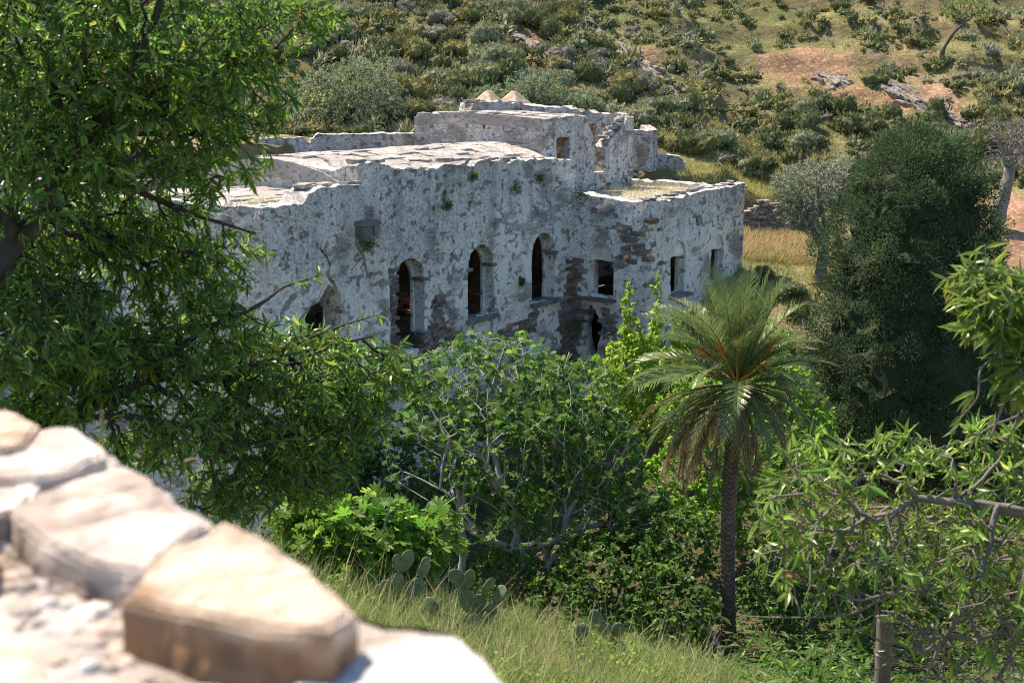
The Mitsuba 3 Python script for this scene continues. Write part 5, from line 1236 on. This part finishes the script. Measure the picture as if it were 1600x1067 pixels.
put('low_scrub', join(parts), 'dull_leaf', None, False, np.vstack(cols), label='small low shrubs scattered between the larger bushes of the hillside', kind='stuff')


# ------------------------------------------------------------------ grass
leaf_mat('grass_blade', 1.0, 0.5, 0.2, (0.12, 0.14, 0.05), 0.35)
THIN = (np.array([(0, -0.014, 0), (0, 0.014, 0), (0.5, 0.0095, -0.06), (0.5, -0.0095, -0.06), (1, 0, -0.34)]), np.array([(0, 1, 2), (0, 2, 3), (3, 2, 4)]))
FAR = (np.array([(0, -0.03, 0), (0, 0.03, 0), (1, 0, -0.2)]), np.array([(0, 1, 2)]))


def grass(name, label, pts, r, length, palette, weights, lean=0.5, tmpl=THIN, width=1.0):
    n = len(pts)
    a = r.uniform(0, 2 * math.pi, n)
    h = np.column_stack([np.cos(a), np.sin(a), 0 * a])
    d = BZ + h * np.abs(r.normal(0, lean, (n, 1)))
    z = ground_n(pts[:, 0], pts[:, 1]) if pts.shape[1] == 2 else pts[:, 2]
    pos = np.column_stack([pts[:, 0], pts[:, 1], z - 0.02])
    tv, tf = tmpl
    m, c = cloud((tv * [1, width, 1], tf), pos, d, -h + 0.2 * BZ, length * r.uniform(0.5, 1.3, n), pick(r, n, palette, weights, 0.2) * 0.72)
    return put(name, m, 'grass_blade', None, False, c, label=label, kind='stuff')


def scatter(n, x0, x1, y0, y1, r, keep):
    out = []
    while sum(map(len, out)) < n:
        p = np.column_stack([r.uniform(x0, x1, 40000), r.uniform(y0, y1, 40000)])
        out.append(p[keep(p)])
    return np.vstack(out)[:n]


GRP = [(0.12, 0.165, 0.05), (0.09, 0.135, 0.038), (0.17, 0.195, 0.08), (0.27, 0.26, 0.155)]
r = np.random.default_rng(210)
clump = lambda p, f, t: meshkit.fbm(np.column_stack([p * f, p[:, 0] * 0]), 3, 12) > t  # noqa: E731
pu = scatter(44000, -16, 15, 20.5, 42.5, r, lambda p: (np.abs(p[:, 0]) < 0.42 * p[:, 1]) & (ground(p[:, 0], p[:, 1]) < 3.6 - 0.02 * p[:, 0]) & ~((np.abs(p[:, 0] - 4.05) < 0.55) & (p[:, 1] < 28.4)))
pu = np.vstack([pu, scatter(9000, 2.5, 8.5, 11.5, 21.5, r, lambda p: p[:, 0] > 2.5 + 0.7 * r.random(len(p)))])
zz = ground_n(pu[:, 0], pu[:, 1])
hh = np.clip(meshkit.fbm(np.column_stack([pu * 0.7, 0 * zz]), 3, 14) - 0.30, 0.03, 1) * 2.2
pu3 = np.column_stack([pu, zz + hh * r.random(len(zz)) ** 0.5])
g_, c_ = cloud(SHORT, pu3, r.normal(0, 1, (len(zz), 3)) * [1, 1, 0.5], r.normal(0, 0.5, (len(zz), 3)) + BZ, r.uniform(0.10, 0.23, len(zz)), pick(r, len(zz), [(0.05, 0.10, 0.02), (0.075, 0.14, 0.025), (0.035, 0.07, 0.018), (0.11, 0.18, 0.03)], [4, 3, 4, 1]))
put('undergrowth', g_, 'soft_leaf', None, False, c_, label='dark green leafy undergrowth covering the ravine floor', kind='stuff')
grass('slope_grass', 'tall green and straw coloured grass covering the slope below the parapet wall', scatter(48000, -4.5, 4.0, 9.0, 23.5, r, lambda p: (np.abs(p[:, 0]) < 0.36 * p[:, 1] + 0.5) & (p[:, 0] < 2.6 + 0.6 * r.random(len(p))) & (r.random(len(p)) < np.clip(14 / p[:, 1], 0.4, 1) * np.clip(2.2 * meshkit.fbm(np.column_stack([p * 0.9, 0 * p[:, 0]]), 3, 31) - 0.25, 0.15, 1))), r, 0.44, GRP, [4, 4, 3, 1.0], 0.6, width=0.7)
pw = scatter(9000, -4.5, 6.0, 10.0, 23.0, r, lambda p: (np.abs(p[:, 0]) < 0.36 * p[:, 1] + 0.5) & (meshkit.fbm(np.column_stack([p * 0.8, 0 * p[:, 0]]), 3, 33) > 0.53))
zw = ground_n(pw[:, 0], pw[:, 1]) + r.uniform(0.02, 0.34, len(pw))
g_, c_ = cloud(HEART, np.column_stack([pw, zw]), r.normal(0, 1, (len(pw), 3)) + [0, 0, 0.3], r.normal(0, 0.5, (len(pw), 3)) + BZ, r.uniform(0.03, 0.075, len(pw)), pick(r, len(pw), [(0.12, 0.20, 0.03), (0.17, 0.25, 0.04), (0.08, 0.14, 0.025), (0.45, 0.40, 0.08)], [4, 3, 2, 0.15]))
put('slope_weeds', g_, 'soft_leaf', None, False, c_, label='leafy bright green weeds among the grass of the slope below the parapet wall', kind='stuff')
ps = scatter(2400, -4.5, 2.9, 9.5, 24.0, r, lambda p: np.abs(p[:, 0]) < 0.36 * p[:, 1] + 0.5)
grass('seed_stalks', 'tall pale dry seed stalks standing in the grass of the slope', ps, r, 0.70, [(0.30, 0.275, 0.18), (0.24, 0.22, 0.13), (0.20, 0.21, 0.10)], [3, 2, 2], 0.3, width=0.6)
grass('field_grass', 'sunlit green and yellow grass in the field behind the right wing', scatter(15000, 3.5, 11.5, 56.8, 62.5, r, lambda p: clump(p, 0.7, 0.38)), r, 0.30, [(0.22, 0.24, 0.06), (0.28, 0.27, 0.10), (0.36, 0.30, 0.16)], [3, 3, 2], 0.5, FAR, width=0.9)
grass('golden_grass', 'golden dry grass below the terrace wall right of the ruin', scatter(9000, 8.6, 13.0, 51.5, 56.6, r, lambda p: p[:, 1] > 53.2 - 0.2 * (p[:, 0] - 9)), r, 0.42, [(0.34, 0.25, 0.135), (0.28, 0.20, 0.11), (0.40, 0.31, 0.19)], [3, 2, 2], 0.45, width=1.3)
grass('hill_grass', 'short green and straw grass on the terraces of the hillside', scatter(170000, -28, 34, 58, 90, r, lambda p: (np.abs(p[:, 0]) < 0.38 * p[:, 1] + 1) & clump(p, 0.35, 0.42)), r, 0.24, [(0.17, 0.19, 0.06), (0.13, 0.155, 0.045), (0.25, 0.235, 0.10), (0.36, 0.31, 0.17)], [3, 3, 3, 1.6], 0.6, FAR, width=1.0)
grass('bank_grass', 'mixed grass and herbs on the bank right of the ruin', scatter(26000, 7.0, 17.0, 36.0, 53.5, r, lambda p: clump(p, 0.5, 0.33)), r, 0.36, [(0.15, 0.20, 0.05), (0.20, 0.23, 0.08), (0.30, 0.27, 0.14)], [3, 3, 1], 0.5, FAR, width=0.9)
# grass and herbs on the roofs
pts = []
for (u0, u1, n0, n1, z, cnt) in ((5.5, 12.2, -2.0, 1.7, 8.58, 2600), (5.5, 9.0, 1.6, 2.6, 8.6, 250), (-10.0, -8.8, -0.7, 0.3, 9.63, 260), (-7.9, -6.6, -0.1, 0.15, 9.65, 90)):
    uu, nn = r.uniform(u0, u1, cnt), r.uniform(n0, n1, cnt)
    q = BO + uu[:, None] * BU + nn[:, None] * BN
    q[:, 2] = z
    pts.append(q)
grass('roof_grass', 'dry grass and weeds growing on the flat roof of the right wing', np.vstack(pts), r, 0.26, [(0.36, 0.30, 0.17), (0.28, 0.26, 0.10), (0.20, 0.23, 0.06)], [3, 2, 1.5], 0.55, width=1.4)

# tufts rooted in the masonry
TUFT = [('dark bushy tuft rooted in the corner between the low wing and the main wall', (-5.15, 0.1, 9.12), 0.28), ('small dark tuft high on the main wall below the broken wall head', (-0.6, 0.04, 9.82), 0.2),
        ('dark tuft growing in the eroded hole of the main wall', (-1.9, 0.02, 9.02), 0.22), ('rounded green tuft high on the main wall, left of the two near the top', (1.55, 0.06, 9.28), 0.30),
        ('leafy green tuft high on the main wall, right of the two near the top', (2.95, 0.06, 9.5), 0.22), ('large dark bush growing out of the inner corner at the wing roof', (5.0, 0.3, 8.85), 0.42),
        ('trailing green tuft in the main wall between the second and third arched windows', (2.0, 0.04, 6.2), 0.15), ('green weeds hanging under the spout stones', (-6.77, 1.07, 8.45), 0.22), ('dark green bush at the foot of the ruined corner pier', (4.75, 0.35, 4.3), 0.4)]
r = np.random.default_rng(220)
for lab, (u, n, z), s in TUFT:
    k = thing('wall_tuft', lab, 'plant')
    c0 = B(u, n, z)
    m = 260
    d = unit(r.normal(0, 1, (m, 3)) + 0.9 * BN)
    g, c = cloud(SHORT, c0 + d * (s * r.random(m) ** 0.6)[:, None] * 0.8, d + [0, 0, -0.2], r.normal(0, 1, (m, 3)), r.uniform(0.05, 0.11, m), pick(r, m, [(0.05, 0.09, 0.025), (0.08, 0.13, 0.03), (0.035, 0.06, 0.02)], [3, 2, 2]))
    put('foliage', g, 'soft_leaf', k, False, c, kind='stuff')
    A = [c0 - BN * 0.15, c0 + BN * 0.02]
    v, f = tubes(*grow(A, [-1, 0], [0.012, 0.01], c0 + d[:30] * s * 0.6, r, 0.3, 0.1, 0, 0.003), None, 3)
    put('stems', (v, f), 'bark', k, True, np.tile((0.14, 0.12, 0.09), (len(v), 1)), kind='stuff')

# ------------------------------------------------------------------ prickly pears
def pear(lab, base, pads, seed):
    """pads: (parent index or -1, lean angle about the parent's tip, length, turn)."""
    r = np.random.default_rng(seed)
    k = thing('prickly_pear', lab, 'cactus')
    tips, dirs, faces = [], [], []
    for par, lean, L, turn in pads:
        L *= 0.84
        if par < 0:
            b, d0 = np.array(base) + [r.uniform(-0.12, 0.12), r.uniform(-0.1, 0.1), -0.04], BZ
        else:
            b, d0 = tips[par], dirs[par]
        a = turn
        nrm = np.array([math.sin(a), -math.cos(a), 0.15])
        side = unit(np.cross(nrm, d0))
        d = unit(d0 * math.cos(lean) + side * math.sin(lean) + 0.15 * nrm * r.normal())
        nrm = unit(nrm - d * np.dot(nrm, d)); side = np.cross(d, nrm)
        m = trimesh.creation.icosphere(subdivisions=3)
        p = np.array(m.vertices)
        t = (p[:, 2:3] + 1) / 2
        w = 0.33 * L * (0.62 + 0.45 * t ** 0.8)
        th = 0.045 * L + 0.012
        q = b + d * (t * L) * 1.0 + side * p[:, :1] * w + nrm * (p[:, 1:2] * th + 0.05 * L * (p[:, :1] ** 2))
        q = q + 0.01 * vnoise(q, 6.0, seed)
        put('pad', (q, np.array(m.faces)), 'pad_skin', k, True)
        tips.append(b + d * L * 0.95 + side * r.uniform(-0.12, 0.12) * L); dirs.append(d)
    return k


x, y, z = (-0.799, 15.160, 7.069)
x, y = 0.0, 0.0
def on(p):
    return (p[0], p[1], float(ground_n(np.array([p[0]]), np.array([p[1]]))[0]))


PADS = [(-1, 0.1, .36, 0.2), (-1, -0.5, .34, -0.4), (-1, 0.7, .34, 0.6), (0, 0.15, .38, 0.3), (0, -0.6, .34, -0.2), (1, -0.3, .36, 0.5), (2, 0.2, .36, -0.3), (3, 0.35, .36, 0.1), (3, -0.5, .30, 0.4), (6, -0.25, .32, 0.2), (5, 0.35, .30, -0.5), (4, 0.2, .33, 0.8)]
pear('prickly pear with many round pads in the middle of the clump by the parapet wall', on((-0.480, 15.400, 6.968)), PADS, 1)
pear('prickly pear half hidden under the low fig bush', on((-1.283, 15.600, 7.042)), [(a, -b, c, d + 0.5) for a, b, c, d in PADS[:10]], 2)
pear('small prickly pear at the right edge of the clump with upright pads', on((-0.204, 15.200, 6.936)), [(-1, 0.35, .36, 0.7), (-1, -0.2, .30, 0.1), (0, 0.2, .34, 0.9), (1, 0.2, .26, 0.3)], 3)
pear('low prickly pear in the tall grass right of the clump', on((0.717, 16.200, 6.272)), [(-1, 0.1, .36, 0.3), (-1, -0.9, .32, 0.1), (-1, 0.8, .34, 0.5), (0, 0.3, .34, 1.0), (0, -0.3, .32, -0.5)], 4)
pear('straggling prickly pear in the grass, nearest of the five to the palm trunk', on((1.320, 16.600, 5.948)), [(-1, 0.3, .38, 0.3), (-1, -0.6, .32, 0.4), (-1, 0.9, .30, -0.3), (0, 0.3, .36, 0.6), (0, -0.5, .32, 0.0), (3, 0.2, .3, 0.5)], 5)

# ------------------------------------------------------------------ rock outcrops: tilted strata
def strata(lab, at, n, length, dirv, seed, spread):
    r = np.random.default_rng(seed)
    k = thing('rock_outcrop', lab, 'rock')
    d = unit(np.array(dirv, float))
    s = unit(np.cross(d, [0.1, -0.6, 0.8]))
    up = np.cross(s, d)
    up = up if up[2] > 0 else -up
    for q in range(n):
        L = length * r.uniform(0.12, 0.5)
        v, f = block((L, r.uniform(0.12, 0.4), r.uniform(0.10, 0.34)), int(r.integers(1e9)), 0.38, 0.35, 0.15)
        v = v + 0.07 * vnoise(v + q, 4.0, q)
        o = d * r.uniform(-0.5, 0.5) * length + s * r.normal(0, spread)
        x, y = at[0] + o[0], at[1] + o[1]
        z = float(ground_n(np.array([x]), np.array([y]))[0]) + r.uniform(-0.12, 0.08)
        e = unit(d + r.normal(0, 0.12, 3)); s2 = unit(np.cross(up, e)); u2 = np.cross(e, s2)
        put('rock_slab', (frame((x, y, z), e, s2, u2, v), f), 'bedrock', k)


g = [(1.067, 69.180, 13.692), (5.124, 70.460, 13.696), (6.171, 68.060, 12.510), (18.962, 66.720, 11.219), (-7.497, 71.180, 15.227), (-5.516, 69.680, 14.444), (15.411, 69.620, 12.184)]
strata('slanting bands of grey bedrock, upper left of the two diagonal outcrops on the hillside', g[0], 23, 5.8, (0.46, -0.88, -0.38), 1, 0.16)
strata('long slanting ridge of grey bedrock running down the middle of the hillside', g[1], 36, 7.8, (0.46, -0.88, -0.38), 2, 0.18)
strata('lower end of the slanting bedrock ridge above the right end of the ruin', g[2], 27, 6.1, (0.46, -0.88, -0.38), 3, 0.16)
strata('slanting bedrock strata in the bare earth slip on the right of the hillside', g[3], 27, 4.8, (0.46, -0.88, -0.38), 4, 0.35)
strata('broken pale rocks at the top of the hillside left of centre', g[4], 16, 2.2, (0.9, -0.3, -0.1), 5, 0.7)
strata('scattered pale rocks below the top rocks on the left of the hillside', g[5], 10, 2.0, (0.8, -0.5, -0.2), 6, 0.7)
strata('few crumbling rocks in the orange earth slip on the right of the hillside', g[6], 12, 2.2, (0.46, -0.88, -0.38), 7, 0.6)

# ------------------------------------------------------------------ small things
k = thing('fence_post', 'weathered grey round post with wire wound round it under the twiggy almond', 'post')
pt = np.array((2.397, 8.600, 9.953)); gz = float(ground_n(pt[None, 0], pt[None, 1])[0])
v, f = sweep([pt, (pt + [0.01, 0, (gz - pt[2]) * 0.5]), [pt[0] + 0.02, pt[1], gz - 0.1]], [0.052, 0.052, 0.055], 14, 3, 0.03)
put('pole', (v, f), 'bark', k, True, tint((0.13, 0.12, 0.115), v, 0.6, 10))
for z_, tl in ((0.22, 0.25), (0.255, -0.15), (0.6, 0.1)):
    a = np.linspace(0, 2 * math.pi, 25)
    ring = np.column_stack([0.058 * np.cos(a), 0.058 * np.sin(a), tl * 0.058 * np.cos(a + 0.6)]) + pt + [0, 0, -z_]
    v, f = tubes(ring, np.arange(-1, 24), np.full(25, 0.002), np.arange(1, 25), 4)
    put('wire_loop', (v, f), 'wire', k, True)
k = thing('fallen_branch', 'pale dead branch lying in the thicket left of the palm foot', 'branch')
v, f = sweep([(3.731, 26.500, 2.798), (3.906, 26.300, 2.344), (4.132, 26.200, 1.890)], [0.03, 0.06], 8, 2, 0.12)
put('stem', (v, f), 'bark', k, True, tint((0.30, 0.26, 0.24), v, 0.4))
v, f = sweep([(3.906, 26.300, 2.344), (3.584, 26.300, 2.612), (3.279, 26.400, 2.704)], [0.03, 0.012], 6, 4, 0.12)
put('side_branch', (v, f), 'bark', k, True, tint((0.30, 0.26, 0.24), v, 0.4))
for lab, ln, in (('dry straw coloured stalk rising behind the parapet wall, left of the two', [[(-1.169, 3.900, 12.284), (-1.164, 3.900, 12.397), (-1.156, 3.900, 12.510)], [(-1.163, 3.900, 12.416), (-1.165, 3.900, 12.473), (-1.161, 3.900, 12.510)]]),
                 ('dry straw coloured stalk with a bent tip behind the parapet wall, right of the two', [[(-0.841, 3.500, 12.288), (-0.838, 3.500, 12.391), (-0.836, 3.500, 12.480)], [(-0.836, 3.500, 12.477), (-0.817, 3.500, 12.483), (-0.798, 3.500, 12.482)]])):
    k = thing('dry_stalk', lab, 'stalk')
    for q in range(2):
        v, f = sweep(ln[q], [0.0035, 0.002], 6, q, 0.1)
        put('stem' if q == 0 else 'tip', (v, f), 'bark', k, True, np.tile((0.34, 0.29, 0.13), (len(v), 1)))
# slender sapling behind the low wing
tree('sapling', 'slender pale sapling with sparse yellow-green leaves beside the big olive thicket', 'tree',
     [([(-8.627, 56.000, 10.055), (-8.435, 56.000, 10.600), (-8.016, 56.000, 11.291), (-7.651, 56.000, 11.879)], 0.03, 0.008), ([(-8.435, 56.000, 10.600), (-8.595, 56.000, 11.094), (-8.708, 56.000, 11.463)], 0.015, 0.006)],
     [(-7.709, 56.000, 11.585, 0.706, 0.600, 0.706), (-8.413, 56.000, 11.340, 0.554, 0.500, 0.504)], 90, 161, (0.34, 0.31, 0.26), True, 2, 0.12, 0.008, SHORT, [(0.20, 0.24, 0.05), (0.26, 0.28, 0.07)], [1, 1], 'soft_leaf', alpha=0.3, step=0.2, tip=0.004)
for lab, p, R_, pal in (('white-flowered bush at the right corner of the ruin behind the palm top', (8.402, 47.500, 5.637), 0.75, [(0.16, 0.22, 0.06), (0.22, 0.28, 0.08), (0.55, 0.55, 0.45)]), ('yellow-green bush on the bank between the palm and the juniper', (8.741, 46.000, 4.861), 0.85, [(0.17, 0.22, 0.04), (0.22, 0.27, 0.05), (0.12, 0.16, 0.03)]),
                        ('grey-green wormwood bush below the golden grass', (10.011, 50.000, 5.684), 0.8, [(0.12, 0.16, 0.09), (0.17, 0.20, 0.13), (0.09, 0.11, 0.06)]), ('green bush on the bank beside the palm crown', (8.901, 44.000, 4.311), 0.9, [(0.12, 0.19, 0.03), (0.16, 0.24, 0.04), (0.08, 0.13, 0.025)]),
                        ('low olive green bush on the bank left of the juniper foot', (8.731, 42.500, 3.722), 0.9, [(0.12, 0.16, 0.05), (0.16, 0.20, 0.07), (0.08, 0.11, 0.04)]), ('grey-green bush on the bank under the twig pile', (8.286, 44.500, 4.206), 0.8, [(0.13, 0.17, 0.08), (0.18, 0.22, 0.11), (0.09, 0.12, 0.06)]),
                        ('dark green bush beside the olive trunk', (10.217, 48.500, 5.404), 0.75, [(0.08, 0.12, 0.05), (0.12, 0.16, 0.07), (0.06, 0.08, 0.04)]), ('small dry bush between the golden grass and the ruin corner', (9.265, 52.000, 5.658), 0.5, [(0.20, 0.18, 0.10), (0.26, 0.23, 0.14), (0.13, 0.12, 0.07)]),
                        ('dark bush behind the right end of the right wing', (8.767, 51.000, 5.692), 0.5, [(0.05, 0.055, 0.05), (0.08, 0.08, 0.075), (0.035, 0.04, 0.03)])):
    k = thing('bush', lab, 'bush')
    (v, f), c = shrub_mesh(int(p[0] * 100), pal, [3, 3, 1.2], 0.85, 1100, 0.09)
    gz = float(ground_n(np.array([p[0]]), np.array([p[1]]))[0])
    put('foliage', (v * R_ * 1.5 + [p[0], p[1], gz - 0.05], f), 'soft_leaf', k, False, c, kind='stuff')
k = thing('brush_pile', 'tangled grey pile of dead twigs on the bank behind the palm', 'brushwood')
c0 = np.array((9.453, 46.500, 5.308)); c0[2] = float(ground_n(c0[None, 0], c0[None, 1])[0])
r = np.random.default_rng(230)
pts = c0 + r.normal(0, 1, (420, 3)) * [1.0, 0.9, 0.0] + [0, 0, 0.1]
pts[:, 2] = ground_n(pts[:, 0], pts[:, 1]) + np.abs(r.normal(0, 0.25, 420))
v, f = tubes(*grow([c0 + [0, 0, 0.1], c0 + [0.2, 0, 0.15]], [-1, 0], [0.04, 0.035], pts, r, 0.2, 0.3, 0, 0.007, wander=0.2), None, 4)
put('twigs', (v, f), 'bark', k, True, tint((0.27, 0.25, 0.24), v, 0.3), kind='stuff')
# fence post by the field
k = thing('field_fence_post', 'thin iron fence post in the field right of the ruin', 'post')
p = (10.259, 58.500, 7.866)
gz = float(ground_n(np.array([p[0]]), np.array([p[1]]))[0])
v, f = sweep([(p[0], p[1], gz - 0.2), (p[0], p[1], gz + 0.6), (p[0], p[1], gz + 1.15)], [0.02, 0.02], 6, 1, 0.02)
put('pole', (v, f), 'bark', k, True, np.tile((0.16, 0.13, 0.11), (len(v), 1)))
v, f = sweep([(p[0], p[1] + 0.02, gz + 1.1), (p[0] + 0.35, p[1] + 0.5, gz + 0.02)], [0.012, 0.012], 5, 2, 0.02)
put('brace', (v, f), 'bark', k, True, np.tile((0.16, 0.13, 0.11), (len(v), 1)))
for k in ('terrace_wall', 'garden_wall', 'yard_wall', 'parapet_wall'):
    labels[k]['kind'] = 'thing'
